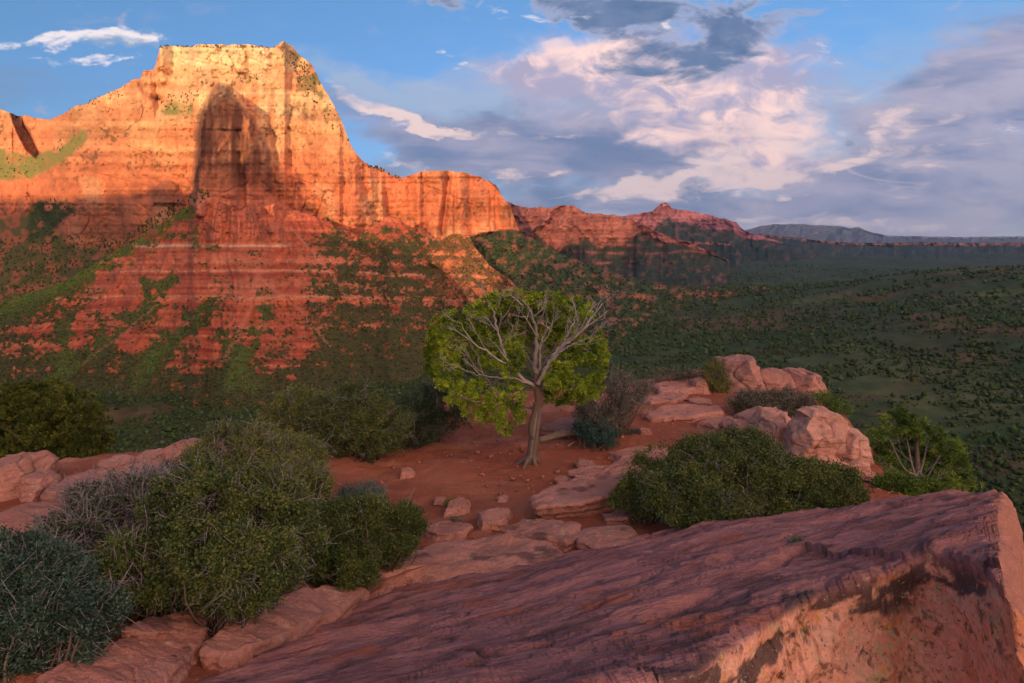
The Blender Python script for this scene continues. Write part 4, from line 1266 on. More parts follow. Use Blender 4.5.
def build_big_slab():
    """the long tilted slab in the foreground with its broken face turned to the camera"""
    st = [((170, 690), (300, 830)), ((230, 662), (380, 810)), ((290, 635), (450, 788)), ((345, 612), (510, 760)), ((400, 592), (565, 728)), ((450, 580), (605, 705)), ((500, 570), (640, 684)), ((550, 561), (662, 668)),
          ((600, 552), (700, 650)), ((650, 541), (735, 627)), ((700, 531), (768, 608)), ((750, 524), (800, 592)), ((800, 518), (832, 583)), ((850, 511), (868, 573)), ((900, 505), (905, 561)), ((950, 499), (955, 561)),
          ((985, 494), (985, 572)), ((1003, 494), (1003, 590))]
    B = np.array([slab_hit(*a) for a, b in st])
    Fp = np.array([slab_hit(*b) for a, b in st])
    nst = len(st)
    nu, nt, nf = 620, 230, 190
    tq = np.linspace(0, nst - 1, nu)
    Bs = np.stack([np.interp(tq, np.arange(nst), B[:, k]) for k in range(3)], 1)
    Fs = np.stack([np.interp(tq, np.arange(nst), Fp[:, k]) for k in range(3)], 1)
    ker = np.hanning(41)
    ker /= ker.sum()
    def sm(a):
        p = np.pad(a, ((20, 20), (0, 0)), mode='reflect', reflect_type='odd')
        return np.stack([np.convolve(p[:, k], ker, 'valid') for k in range(3)], 1)
    Bs, Fs = sm(Bs), sm(Fs)
    qn = np.linspace(0, 1, nu)
    ch_ = 0.05 * np.round(3 * fbm(qn * 22, qn * 0, oct=3, seed=698)) / 3 + 0.03 * fbm(qn * 60, qn * 0 + 2, oct=4, seed=699)
    Fsm = Fs.copy()
    Fs = Fs + (Fs - Bs) / np.linalg.norm(Fs - Bs, axis=1)[:, None] * ch_[:, None]
    nrm = SN / np.linalg.norm(SN)
    along = _se - _sa
    along = along / np.linalg.norm(along)
    acr = np.cross(nrm, along)
    # back lip, top, face
    t = np.linspace(0, 1, nt)
    top = Bs[None] + (Fs - Bs)[None] * t[:, None, None]
    U, W = top @ along, top @ acr
    lay = fbm(U / 1.2, W / 0.24, oct=4, seed=700)                      # long thin bedding flakes
    step = np.floor(3.5 * lay) + sstep((3.5 * lay) % 1.0, 0.0, 0.09)
    lcr = np.clip(1 - np.abs(vnoise(U / 1.3 + 0.3 * fbm(U, W, oct=2, seed=707), W / 0.34, seed=706)) * 16, 0, 1) * sstep(fbm(U / 0.9, W / 0.5, oct=2, seed=708), -0.1, 0.25)
    hgt = 0.017 * step - 0.028 * lcr + 0.020 * fbm(U / 0.5, W / 0.12, oct=3, seed=701) + 0.05 * fbm(U / 2.2, W / 1.0, oct=3, seed=702)
    # upper bed ending in an undercut crack
    ck = [slab_hit(*k) for k in ((580, 640), (650, 612), (700, 596), (752, 577), (797, 557), (830, 544), (856, 538), (889, 547), (935, 547), (971, 552), (992, 562), (1003, 572))]
    cu, cw = np.array([k @ along for k in ck]), np.array([k @ acr for k in ck])
    sgn = np.sign((acr @ (Bs[nu // 2] - Fs[nu // 2])))
    cwv = np.interp(U, cu, cw) + 0.035 * fbm(U / 0.5, U * 0, oct=3, seed=704)
    dd = (W - cwv) * sgn
    fade = sstep(U, cu[0], cu[2])
    rise = 0.03 + 0.035 * sstep(U, cu[3], cu[7])
    hgt = hgt + fade * rise * sstep(dd, -0.01, 0.03) - fade * 0.10 * np.exp(-((dd + 0.035) / 0.03) ** 2) * (0.5 + 0.5 * sstep(U, cu[3], cu[6]))
    # a second break further back
    ck2 = [slab_hit(*k) for k in ((640, 600), (700, 572), (760, 552), (790, 545), (840, 525))]
    u2, w2 = np.array([k @ along for k in ck2]), np.array([k @ acr for k in ck2])
    d2 = (W - np.interp(U, u2, w2) - 0.07 * fbm(U / 0.4, U * 0, oct=4, seed=705)) * sgn
    f2 = sstep(U, u2[0] - 0.2, u2[1]) * (1 - sstep(U, u2[3], u2[4]))
    hgt = hgt + f2 * (0.045 * sstep(d2, -0.02, 0.05) - 0.015 * np.exp(-((d2 + 0.04) / 0.04) ** 2))
    top = top + nrm * hgt[..., None]
    # rounding towards the front edge
    frontd = np.linalg.norm(Fs - Bs, axis=1)[None] * (1 - t)[:, None]
    top = top - nrm * (0.04 * np.exp(-(frontd / 0.05) ** 2))[..., None]
    # right end rolls over
    # face
    k = np.linspace(0, 1, nf + 1)[1:]
    out = np.array([0.18, -1.0, 0.0])
    out = out / np.linalg.norm(out)
    base = top[-1]
    face = Fsm[None] + (base - Fsm)[None] * np.exp(-k * 3.4 / 0.10)[:, None, None] + np.array([0, 0, -3.4]) * k[:, None, None] + out * (0.34 * np.sqrt(k) + 0.22 * k)[:, None, None]
    fx, fz = face[..., 0] + 0.3 * face[..., 1], face[..., 2]
    f3 = face / 0.16
    bulge = 0.12 * fbm(fx / 0.8, fz / 0.6, oct=4, seed=710) + 0.024 * fbm(f3[..., 0], f3[..., 1], f3[..., 2], oct=6, seed=711, gain=0.62)
    facets = 0.06 * np.round(2.4 * fbm(fx / 0.7 + 0.2 * fz, fz / 0.45, oct=3, seed=712)) / 2.4
    thin = 0.005 * fbm(fx / 0.05, fz / 0.04, oct=3, seed=713)
    face = face + out * ((bulge + facets + thin) * sstep(k, 0, 0.06)[:, None])[..., None]
    back = []
    for dz in (0.5, 0.22, 0.06):
        b = top[0].copy()
        b[:, 2] -= dz
        b = b - out * 0.10 * (1 - dz)
        back.append(b)
    V = np.concatenate([np.array(back), top, face])
    nb = len(back)
    # end cap on the right: continue past the tip, falling away
    tip = []
    for j, (dx, fall) in enumerate(((0.05, 0.03), (0.12, 0.12), (0.2, 0.32), (0.27, 0.65), (0.32, 1.2), (0.36, 2.4))):
        col = V[:, -1].copy()
        r = 0.05 * fbm(col[:, 1] / 0.3 + j, col[:, 2] / 0.3, oct=4, seed=715)
        col[:, 0] += dx + r
        col[:, 2] -= np.minimum(fall, np.maximum(0.02, col[:, 2] + 5.0))
        tip.append(col)
    V = np.concatenate([V, np.stack(tip, 1)], 1)
    # albedo
    lcf = np.zeros(V.shape[:2])
    lcf[nb:nb + nt, :nu] = lcr
    Uf, Wf = V @ along, V @ acr
    nr, nc = V.shape[:2]
    rowid = np.arange(nr)[:, None] * np.ones((1, nc))
    facem = sstep(rowid, nb + nt - 2, nb + nt + 4)
    endm = sstep(np.arange(nc)[None, :] * np.ones((nr, 1)), nu - 26, nu + 1)
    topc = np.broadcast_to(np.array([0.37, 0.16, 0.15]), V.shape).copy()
    s1 = fbm(Uf / 0.7, Wf / 0.09, oct=3, seed=720, gain=0.6)
    s2 = fbm(Uf / 0.3, Wf / 0.10, oct=3, seed=721, gain=0.6)
    topc = mixc(topc, (0.20, 0.085, 0.085), sstep(s1, -0.1, 0.6) * 0.75)
    topc = mixc(topc, (0.10, 0.058, 0.06), sstep(s2 + 0.5 * s1 + 0.3 * fbm(Uf / 1.2, Wf / 0.5, oct=3, seed=725), 0.42, 0.95) * 0.7)
    topc = mixc(topc, (0.08, 0.04, 0.04), lcf * 0.8)
    topc = mixc(topc, (0.48, 0.205, 0.165), sstep(-s1 + 0.4 * s2, 0.35, 0.8) * 0.6)
    topc = mixc(topc, (0.36, 0.10, 0.045), sstep(fbm(Uf / 0.6, Wf / 0.25, oct=4, seed=722), 0.5, 0.75) * 0.6)
    fx, fz = V[..., 0] + 0.3 * V[..., 1], V[..., 2]
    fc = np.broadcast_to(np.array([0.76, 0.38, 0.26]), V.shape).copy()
    vx, vy, vz = V[..., 0], V[..., 1], V[..., 2]
    m1, m2, m3 = fbm(vx / 0.11, vy / 0.11, vz / 0.10, oct=5, seed=730, gain=0.65), fbm(vx / 0.04, vy / 0.04, vz / 0.035, oct=3, seed=731, gain=0.6), fbm(vx / 0.30, vy / 0.3, vz / 0.3, oct=5, seed=732)
    fc = mixc(fc, (0.58, 0.22, 0.125), sstep(m3, 0.15, 0.45) * 0.6)
    fc = mixc(fc, (0.60, 0.38, 0.28), sstep(m1, 0.2, 0.7) * 0.6)
    fc = mixc(fc, (0.14, 0.07, 0.05), sstep(m1 * 0.75 + m2 * 0.55 + 0.35 * m3, 0.48, 0.68) * 0.75)
    fc = mixc(fc, (0.42, 0.40, 0.22), sstep(m2 - 0.6 * m1 + 0.3 * m3, 0.55, 0.75) * 0.75)                  # pale green lichen
    fc = mixc(fc, (0.62, 0.26, 0.03), sstep(fbm(fx / 0.05 + 9, fz / 0.05, oct=3, seed=733) + 0.4 * m3, 0.72, 0.92) * 0.8)     # orange lichen
    ztop = V[nb + nt - 1][None, :, 2]
    below = ztop - fz
    # dark varnish along the broken rim, in pieces
    dv = sstep(fbm(vx / 0.3, vy / 0.3, vz / 0.16, oct=5, seed=734) + 0.8 * np.exp(-((below - 0.10) / 0.13) ** 2) * (0.75 + 0.5 * vnoise(Uf / 0.5, Uf * 0, seed=736)), 0.42, 0.58) * (1 - sstep(below, 0.25, 0.42))
    fc = mixc(fc, (0.07, 0.05, 0.052), dv * 0.9)
    fc = mixc(fc, (0.60, 0.20, 0.10), endm * 0.6)
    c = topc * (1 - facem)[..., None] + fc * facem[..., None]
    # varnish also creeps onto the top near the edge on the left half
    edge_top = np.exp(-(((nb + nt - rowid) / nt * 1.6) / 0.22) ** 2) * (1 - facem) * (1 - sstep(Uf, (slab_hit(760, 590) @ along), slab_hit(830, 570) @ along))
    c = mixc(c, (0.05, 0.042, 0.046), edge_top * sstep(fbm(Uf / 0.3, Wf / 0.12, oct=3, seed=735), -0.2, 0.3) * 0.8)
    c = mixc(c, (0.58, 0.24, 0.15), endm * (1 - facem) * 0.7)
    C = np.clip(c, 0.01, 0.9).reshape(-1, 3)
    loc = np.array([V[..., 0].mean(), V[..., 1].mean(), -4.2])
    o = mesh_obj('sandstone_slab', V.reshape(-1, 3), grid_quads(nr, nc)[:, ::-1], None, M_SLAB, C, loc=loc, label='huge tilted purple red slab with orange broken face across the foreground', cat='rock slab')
    o.data.materials.append(M_FACE)
    fi = ((np.arange((nr - 1) * (nc - 1)) // (nc - 1)) > nb + nt - 1).astype(np.int32)
    o.data.polygons.foreach_set('material_index', fi)


M_SLAB = mat_rock('slab_stone', bump=0.8, scale=3.0, var=0.8, fine=7.0, rough=0.82, spec=0.25, grain=(-17.0, (1.0, 4.5, 3.0)))
M_FACE = mat_rock('broken_face', bump=1.0, scale=5.0, var=0.6, fine=6.0, rough=0.9, lichen=True)
build_big_slab()

slab('rock_slab', 'long narrow pinkish slab in front of the left bushes, beside a green grass tuft', [(202, 641), (222, 622), (262, 604), (310, 588), (352, 582), (372, 590), (338, 610), (290, 632), (240, 652), (212, 657)], h=0.16, seed=1, dark=0.02, under=0.05)
slab('rock_slab', 'broad flat slab with dark stained front edge right of the left bushes', [(330, 580), (366, 566), (410, 550), (450, 541), (500, 534), (545, 536), (566, 547), (552, 560), (512, 574), (470, 585), (436, 588), (398, 582), (366, 586)], h=0.15, seed=2, dark=0.28, under=0.12)
slab('rock_slab', 'wide smooth slab at the bottom left corner of the overlook', [(40, 676), (84, 656), (120, 640), (170, 630), (206, 628), (204, 642), (176, 662), (140, 684), (90, 712), (30, 712)], h=0.12, seed=4, dark=0.02, base=(0.42, 0.18, 0.135))
slab('rock_slab', 'small grey topped slab touching the lower bushes, bottom left', [(118, 634), (142, 619), (180, 612), (212, 609), (214, 616), (192, 628), (150, 636)], h=0.14, seed=5, dark=0.15)
slab('rock_slab', 'thin broken slab piece lying in the bottom left gap', [(134, 672), (160, 660), (184, 656), (184, 664), (160, 680), (136, 684)], h=0.12, seed=6, dark=0.2)
slab('rock_slab', 'smooth oval pink slab lying in dirt behind the great foreground slab', [(574, 538), (584, 527), (604, 523), (630, 527), (644, 538), (640, 547), (612, 550), (586, 546)], h=0.16, seed=7, dark=-0.05, under=0.08)
slab('rock_slab', 'dark fractured slab left of the smooth oval pink slab', [(500, 528), (522, 519), (552, 520), (578, 524), (582, 534), (566, 541), (540, 538), (520, 536)], h=0.17, seed=8, dark=0.38, under=0.14)
slab('rock_slab', 'low flat rock beside the tip of the left bushes', [(424, 526), (440, 519), (462, 519), (472, 525), (464, 531), (436, 533)], h=0.09, seed=10, dark=0.1)
slab('rock_slab', 'overhanging ledge slab with deep shadow beneath, right of the juniper trunk', [(531, 497), (546, 487), (580, 479), (616, 472), (644, 467), (650, 476), (632, 488), (596, 498), (556, 505), (536, 506)], h=0.32, seed=11, dark=0.12, under=0.34, sink=0.1)
slab('rock_slab', 'small slab fragment at the left foot of the right bush', [(602, 513), (622, 506), (646, 503), (648, 510), (628, 517), (606, 519)], h=0.1, seed=12, dark=0.1)
slab('rock_slab', 'flat ledge rising behind the overhanging slab near the right bush', [(600, 470), (622, 456), (660, 449), (690, 446), (696, 454), (660, 464), (628, 470)], h=0.1, seed=13, dark=0.1)
slab('rock_slab', 'pale ledge crossing the dirt between twiggy bush and the right boulders', [(640, 412), (664, 405), (700, 404), (724, 406), (722, 411), (690, 415), (656, 417)], h=0.13, seed=14, dark=0.0, under=0.1)
slab('rock_slab', 'low ledge at the far edge of the overlook left of the boulder row', [(652, 384), (670, 379), (702, 378), (708, 384), (690, 390), (660, 391)], h=0.16, seed=15, dark=0.0)
slab('rock_slab', 'red ledge stepping down behind the juniper trunk', [(540, 426), (560, 417), (596, 414), (612, 419), (598, 427), (560, 430)], h=0.14, seed=16, dark=0.15, under=0.08)
slab('rock_slab', 'long pink ledge at the left cliff edge below the round tree', [(44, 488), (66, 476), (110, 465), (158, 458), (176, 462), (168, 476), (120, 494), (70, 500)], h=0.22, seed=17, dark=0.0)
slab('rock_slab', 'tilted red slab at the left border beneath the cliff edge rocks', [(-40, 532), (-10, 512), (30, 500), (66, 500), (60, 518), (20, 545), (-30, 556)], h=0.12, seed=18, dark=0.05, base=(0.43, 0.175, 0.12))
boulder('boulder', 'pale boulder at the left border beside the ledge', (-16, 463, 30, 496), seed=21, dark=0.0)
boulder('boulder', 'small rounded boulder between pale boulder and long ledge at left', (22, 478, 46, 499), seed=22, dark=0.0)
boulder('boulder', 'flat block resting on the long pink ledge at left, nearest the round tree', (92, 462, 128, 478), seed=25, dark=-0.05)
boulder('boulder', 'wedge shaped block between the long pink ledge and the square pink block', (130, 455, 160, 471), seed=26, dark=-0.05)
boulder('boulder', 'low block at the end of the left rim by the yellowish shrub', (206, 449, 230, 462), seed=27, dark=-0.05)
boulder('boulder', 'square pink block at the cliff edge above the grey twiggy bush', (160, 446, 192, 464), seed=23, dark=-0.1)
boulder('boulder', 'small block next to the square pink block at the left cliff edge', (186, 452, 208, 466), seed=24, dark=-0.1)
slab('rock_slab', 'thin ledge on the red slope between the juniper and the right bush', [(610, 452), (640, 446), (668, 447), (650, 456), (622, 459)], h=0.09, seed=51, dark=0.05)
slab('rock_slab', 'thin flake of rock right behind the overhanging ledge slab', [(566, 472), (592, 464), (616, 464), (602, 473), (576, 477)], h=0.08, seed=52, dark=0.05)
slab('rock_slab', 'flat red ledge in the middle of the upper red slope', [(640, 398), (664, 392), (690, 393), (678, 400), (652, 402)], h=0.1, seed=53, dark=0.0)
slab('rock_slab', 'short ledge between the pale ledge and the leftmost low rock of the pile', [(700, 420), (726, 415), (745, 420), (722, 427)], h=0.12, seed=54, dark=0.0)
# right rim
boulder('boulder', 'tall layered boulder leftmost in the row on the far rim', (724, 363, 766, 393), seed=31, dark=0.12, cuts=8)
boulder('boulder', 'middle boulder of the row on the far rim', (762, 373, 790, 394), seed=32, dark=-0.1)
boulder('boulder', 'right end block of the row on the far rim', (786, 374, 826, 398), seed=33, dark=-0.1, rot=0.2, tilt=0.08)
boulder('boulder', 'little stone left of the boulder row on the far rim', (692, 380, 710, 393), seed=34, dark=0.0)
boulder('boulder', 'large cracked pink block at the rim beyond the right bush', (796, 415, 850, 458), Y=10.2, seed=35, dark=-0.12, base=(0.55, 0.28, 0.205), depth=0.5)
boulder('boulder', 'pointed pink block jutting out over the drop on the right', (838, 434, 874, 459), Y=10.15, seed=36, dark=-0.12, base=(0.55, 0.28, 0.205), depth=0.4, tilt=-0.12)
boulder('boulder', 'massive lower block under the cracked pink block', (800, 448, 862, 500), Y=10.0, seed=37, dark=-0.12, base=(0.55, 0.27, 0.195), depth=0.6)
boulder('boulder', 'rounded block behind the teal sage in the right rock pile', (758, 421, 802, 458), Y=11.2, seed=38, dark=-0.08, base=(0.52, 0.25, 0.18))
boulder('boulder', 'flat topped rock at the back of the right rock pile', (748, 415, 792, 438), Y=12.2, seed=39, dark=-0.08, base=(0.52, 0.25, 0.18))
boulder('boulder', 'leftmost low rock of the right rock pile', (732, 426, 768, 448), Y=11.9, seed=40, dark=0.0)
boulder('boulder', 'upright block at the foot of the small pine', (858, 482, 884, 512), Y=9.8, seed=41, dark=-0.1, base=(0.55, 0.28, 0.21))
boulder('boulder', 'narrow block nearest the small pine', (878, 486, 896, 510), Y=9.9, seed=42, dark=-0.1, base=(0.52, 0.26, 0.20))
boulder('boulder', 'little block perched above the upright block by the small pine', (862, 473, 880, 486), Y=10.2, seed=43, dark=-0.1)
boulder('boulder', 'small angular block wedged under the pointed pink block', (846, 456, 870, 478), Y=10.0, seed=44, dark=-0.1, base=(0.54, 0.27, 0.20))
boulder('boulder', 'narrow block filling the gap left of the cracked pink block', (786, 438, 808, 462), Y=10.6, seed=45, dark=-0.05, base=(0.52, 0.25, 0.18))
boulder('boulder', 'thin capping block on top of the cracked pink block', (804, 411, 838, 422), Y=10.4, seed=46, dark=-0.1, base=(0.55, 0.28, 0.205))
# loose stones
for k, (bx, lb) in enumerate((((400, 467, 414, 479), 'lone stone on the bare dirt left of the juniper'), ((478, 512, 510, 528), 'rounded stone left of the dark fractured slab'), ((366, 583, 404, 599), 'small pale rock between the long slab and the broad stained slab'),
                              ((448, 499, 470, 512), 'half buried stone in the middle of the dirt'), ((337, 580, 350, 592), 'small reddish stone under the left bushes'), ((497, 495, 508, 502), 'stone close to the overhanging ledge slab'),
                              ((576, 461, 594, 469), 'small flat stone right of the juniper trunk'), ((150, 663, 168, 672), 'small stone on the bottom left slab'), ((742, 404, 756, 412), 'stone at the foot of the far rim bushes'),
                              ((640, 428, 652, 435), 'small stone on the red slope right of the twiggy bush'), ((556, 476, 568, 483), 'tiny stone above the overhanging ledge slab'), ((434, 497, 446, 504), 'flat stone near the middle of the dirt patch'), ((690, 398, 712, 405), 'broken stone piece on the upper red slope'))):
    boulder('stone', lb, bx, seed=60 + k, dark=0.0, cuts=9, cat='stone')


def build_gravel():
    rng = np.random.default_rng(77)
    n = 9000
    x, y = rng.uniform(-9, 8, n), rng.uniform(4, 20, n)
    k = (poly_sd(x, y, EDGE) < -0.15) & (fbm(x / 1.4, y / 1.4, oct=3, seed=610) + rng.normal(size=n) * 0.25 > -0.1)
    x, y = x[k], y[k]
    s = rng.lognormal(math.log(0.014), 0.55, len(x)).clip(0.006, 0.06)
    col = np.array([0.38, 0.15, 0.10]) * rng.uniform(0.6, 1.4, (len(x), 1))
    bag = Bag()
    scatter_blobs(bag, np.stack([x, y, ground_z(x, y) + 0.0], -1), s, rng.uniform(0.4, 0.8, len(x)), col, rng)
    bag.build('gravel', M_STONE, smooth=False, kind='stuff', cat='gravel', label='small loose red gravel scattered over the dirt')


build_gravel()


# ------------------------------------------------------------------ plants
def leaf_quads(c, d, length, width, rng, col):
    """diamond leaves at c pointing along d"""
    n = len(c)
    s = np.cross(d, rng.normal(size=(n, 3)))
    s /= np.linalg.norm(s, axis=1)[:, None] + 1e-9
    up = np.cross(d, s)
    L, W = length[:, None], width[:, None]
    V = np.stack([c - d * L * 0.5, c + s * W * 0.5 + up * W * 0.12, c + d * L * 0.5, c - s * W * 0.5 + up * W * 0.12], 1).reshape(-1, 3)
    Q = np.arange(n * 4).reshape(n, 4)
    return V, Q, np.repeat(col, 4, axis=0)


PAL = {
    'oak': [(0.030, 0.054, 0.020), (0.094, 0.135, 0.035), (0.190, 0.194, 0.049)],
    'dark': [(0.022, 0.040, 0.023), (0.063, 0.095, 0.043), (0.119, 0.147, 0.073)],
    'bluish': [(0.023, 0.048, 0.031), (0.060, 0.108, 0.070), (0.122, 0.186, 0.119)],
    'yellow': [(0.053, 0.075, 0.022), (0.150, 0.174, 0.045), (0.270, 0.262, 0.064)],
    'sage': [(0.049, 0.074, 0.064), (0.114, 0.158, 0.136), (0.197, 0.246, 0.209)],
    'teal': [(0.019, 0.051, 0.041), (0.044, 0.108, 0.085), (0.090, 0.170, 0.133)],
    'grey': [(0.065, 0.067, 0.045), (0.141, 0.135, 0.092), (0.218, 0.200, 0.145)],
    'fresh': [(0.036, 0.074, 0.012), (0.090, 0.160, 0.022), (0.171, 0.235, 0.038)],
    'juniper': [(0.071, 0.124, 0.014), (0.252, 0.349, 0.029), (0.494, 0.604, 0.056)],
    'olive': [(0.034, 0.052, 0.011), (0.099, 0.123, 0.021), (0.187, 0.196, 0.032)],
    'pine': [(0.041, 0.077, 0.019), (0.120, 0.200, 0.038), (0.252, 0.341, 0.059)],
}
TWIG_GREY = np.array([0.26, 0.235, 0.235])
TWIG_BROWN = np.array([0.12, 0.085, 0.065])


def pal_mix(pal, t):
    p = np.array(PAL[pal])
    t = np.clip(t, 0, 1) * 2
    return np.where((t < 1)[:, None], lerp(p[0], p[1], t[:, None]), lerp(p[1], p[2], (t - 1)[:, None]))


def shrub(name, label, lobes, pal='oak', leaf=0.026, dens=1.0, twigs=40, grey=20, seed=0, cat='shrub', group='scrub plants on the overlook', upright=0.5, leafless=0.0, foot=None, aspect=0.62, clump=0.17):
    """lobes: (px, py, rx, ry, distance offset) ellipses in the photo; foot: pixel where it stands"""
    rng = np.random.default_rng(seed)
    fx, fy = foot[:2] if foot else (np.mean([l[0] for l in lobes]), max(l[1] + l[3] for l in lobes))
    if len(foot or ()) == 3:
        base = P(*foot)
    else:
        base = ghit(fx, fy)
    Y0 = base[1]
    if foot and len(foot) == 3:
        fx, fy = foot[:2]
    root = empty(name, base, label=label, cat=cat, group=group)
    fol, stm, gry = Bag(), Bag(), Bag()
    for li, (cx, cy, rx, ry, dy) in enumerate(lobes):
        Yc = Y0 + dy
        c = P(cx, cy, Yc)
        s = Yc / F
        rad = np.array([rx * s, 0.85 * (rx + ry) * 0.5 * s, ry * s * 1.04])
        area = rx * ry * math.pi
        n = int(area * 1.0 * dens * (0.026 / leaf) ** 1.0)
        n = max(n, 30)
        d = rng.normal(size=(n * 3, 3))
        d /= np.linalg.norm(d, axis=1)[:, None]
        r = rng.uniform(0.25, 1.0, n * 3) ** 0.45
        # uneven outline
        lump = 1 + 0.38 * fbm(d[:, 0] * 2.6 + seed, d[:, 1] * 2.6 + li, d[:, 2] * 2.6, oct=4, seed=seed + li)
        p = c + d * rad * (r * lump)[:, None]
        cl = fbm(p[:, 0] / clump, p[:, 1] / clump, p[:, 2] / clump, oct=3, seed=seed + 3)
        k = (cl + 0.14 * rng.normal(size=len(p)) > 0.02 + leafless)
        gz = ground_z(p[:, 0], p[:, 1])
        k &= (p[:, 2] > gz + 0.02) | (len(foot or ()) == 3)
        p, d, cl = p[k][:n], d[k][:n], cl[k][:n]
        m = len(p)
        if m == 0:
            continue
        nl = 9
        axis = d * 0.6 + np.array([0, 0, upright]) + 0.45 * rng.normal(size=(m, 3))
        axis /= np.linalg.norm(axis, axis=1)[:, None]
        tt = rng.uniform(-1, 1, (m, nl))
        pos = p[:, None, :] + axis[:, None, :] * (tt * leaf * 2.2)[..., None] + rng.normal(size=(m, nl, 3)) * leaf * 0.75
        ld = axis[:, None, :] * 0.6 + rng.normal(size=(m, nl, 3)) * 0.8
        ld /= np.linalg.norm(ld, axis=2)[..., None]
        tone = 0.36 + 0.45 * cl + 0.20 * rng.normal(size=m) + 0.12 * fbm(p[:, 0] / 0.5, p[:, 1] / 0.5, p[:, 2] / 0.5, oct=2, seed=seed + 8)
        col = pal_mix(pal, np.repeat(tone, nl) + 0.10 * rng.normal(size=m * nl))
        L = leaf * rng.uniform(0.7, 1.3, m * nl)
        V, Q, C = leaf_quads(pos.reshape(-1, 3), ld.reshape(-1, 3), L, L * aspect, rng, col)
        fol.add(V, Q, None, C)
        # stems inside
        foot3 = np.array([c[0], c[1], ground_z(c[0], c[1]) if len(foot or ()) != 3 else base[2]])
        foot3 = foot3 * 0.6 + base * 0.4
        if len(foot or ()) != 3:
            foot3[2] = ground_z(foot3[0], foot3[1]) - 0.03
        for j in rng.choice(m, min(m, int(twigs * area / 3000) + 4), replace=False):
            a, b = foot3 + rng.normal(size=3) * np.array([0.1, 0.1, 0.0]), p[j]
            mid = (a + b) / 2 + rng.normal(size=3) * 0.12 * np.linalg.norm(b - a) * np.array([1, 1, 0.4]) + (b - a) * np.array([-0.08, -0.08, 0.08])
            tube(stm, smooth_line([a, mid, b], 6), np.linspace(0.013, 0.004, 6), 4, TWIG_BROWN * rng.uniform(0.7, 1.5))
        # bare grey twigs, branching, at the outside
        for j in rng.choice(m, min(m, int(grey * area / 3000)), replace=False):
            b = c + (p[j] - c) * rng.uniform(0.95, 1.12)
            a = c + (b - c) * rng.uniform(0.5, 0.75) - np.array([0, 0, 0.04])
            mid = (a + b) / 2 + rng.normal(size=3) * 0.2 * np.linalg.norm(b - a)
            ln = smooth_line([a, mid, b], 6)
            cg = TWIG_GREY * rng.uniform(0.6, 1.25)
            tube(gry, ln, np.linspace(0.0055, 0.0022, 6), 3, cg)
            for _ in range(6):
                q = ln[rng.integers(2, 6)]
                e = q + (b - a) * 0.28 + rng.normal(size=3) * 0.085
                tube(gry, [q, (q + e) / 2 + rng.normal(size=3) * 0.015, e], [0.0036, 0.0026, 0.0018], 3, cg * rng.uniform(0.8, 1.2))
    if fol.n:
        fol.build('foliage', M_LEAF, smooth=False, parent=root)
    if stm.n:
        stm.build('stem', M_BARK, parent=root)
    if len(gry.V) > 170:
        gry.build('dead_twig', M_BARK, parent=root)
    return root


# left group
shrub('shrub', 'dark bluish shrub filling the bottom left corner', [(30, 590, 60, 45, 0.5), (0, 640, 60, 50, 0.1), (70, 630, 48, 46, 0.2), (20, 560, 40, 30, 0.9)], 'bluish', 0.024, 1.0, 60, 50, 101, foot=(40, 668))
shrub('shrub', 'grey shrub of bare tangled twigs in front of the long left ledge', [(130, 512, 62, 36, 0.0), (88, 540, 48, 36, -0.4), (170, 500, 44, 34, 0.3)], 'dark', 0.022, 0.5, 70, 300, 102, leafless=0.12, foot=(120, 568))
shrub('shrub', 'big green oak shrub in the middle of the left bushes', [(215, 520, 62, 56, 0.0), (165, 565, 58, 44, -0.4), (240, 570, 56, 40, -0.5), (270, 520, 48, 48, 0.1), (130, 580, 40, 36, -0.5)], 'oak', 0.026, 0.95, 60, 70, 103, foot=(205, 606))
shrub('shrub', 'yellowish shrub at the top of the left bushes', [(238, 452, 38, 24, 0.0), (285, 462, 42, 28, 0.0), (212, 474, 34, 30, -0.3), (300, 488, 36, 30, -0.4), (262, 440, 34, 16, 0.2), (225, 436, 20, 12, 0.1)], 'yellow', 0.026, 0.8, 50, 130, 104, foot=(262, 512))
shrub('shrub', 'low rounded green shrub forming the right tip of the left bushes', [(350, 535, 52, 36, 0.0), (392, 530, 32, 28, 0.1), (315, 548, 38, 34, -0.2), (345, 560, 44, 22, -0.3)], 'oak', 0.024, 1.15, 50, 12, 105, foot=(352, 582))
shrub('sagebrush', 'pale grey green sagebrush behind the tip of the left bushes', [(364, 498, 26, 16, 0.0), (345, 508, 18, 14, 0.0)], 'sage', 0.024, 1.3, 40, 0, 106, foot=(362, 518), cat='sagebrush', aspect=0.35)
# row behind the dirt
shrub('shrub', 'dark green shrub with grey crown at the back of the dirt, left of the juniper', [(345, 422, 44, 32, 0.0), (375, 430, 36, 28, -0.2), (352, 402, 34, 20, 0.3)], 'oak', 0.032, 1.0, 50, 90, 110, foot=(360, 456))
shrub('shrub', 'olive shrub behind the yellowish bush near the dirt edge', [(298, 412, 36, 24, 0.3), (320, 430, 30, 26, 0.0)], 'yellow', 0.032, 0.9, 50, 60, 111, foot=(312, 452))
shrub('shrub', 'shadowed dull shrub under the left limbs of the juniper', [(415, 420, 34, 28, 0.2), (440, 408, 30, 24, 0.5), (400, 432, 24, 18, 0.0)], 'dark', 0.03, 0.9, 50, 80, 112, foot=(416, 446))
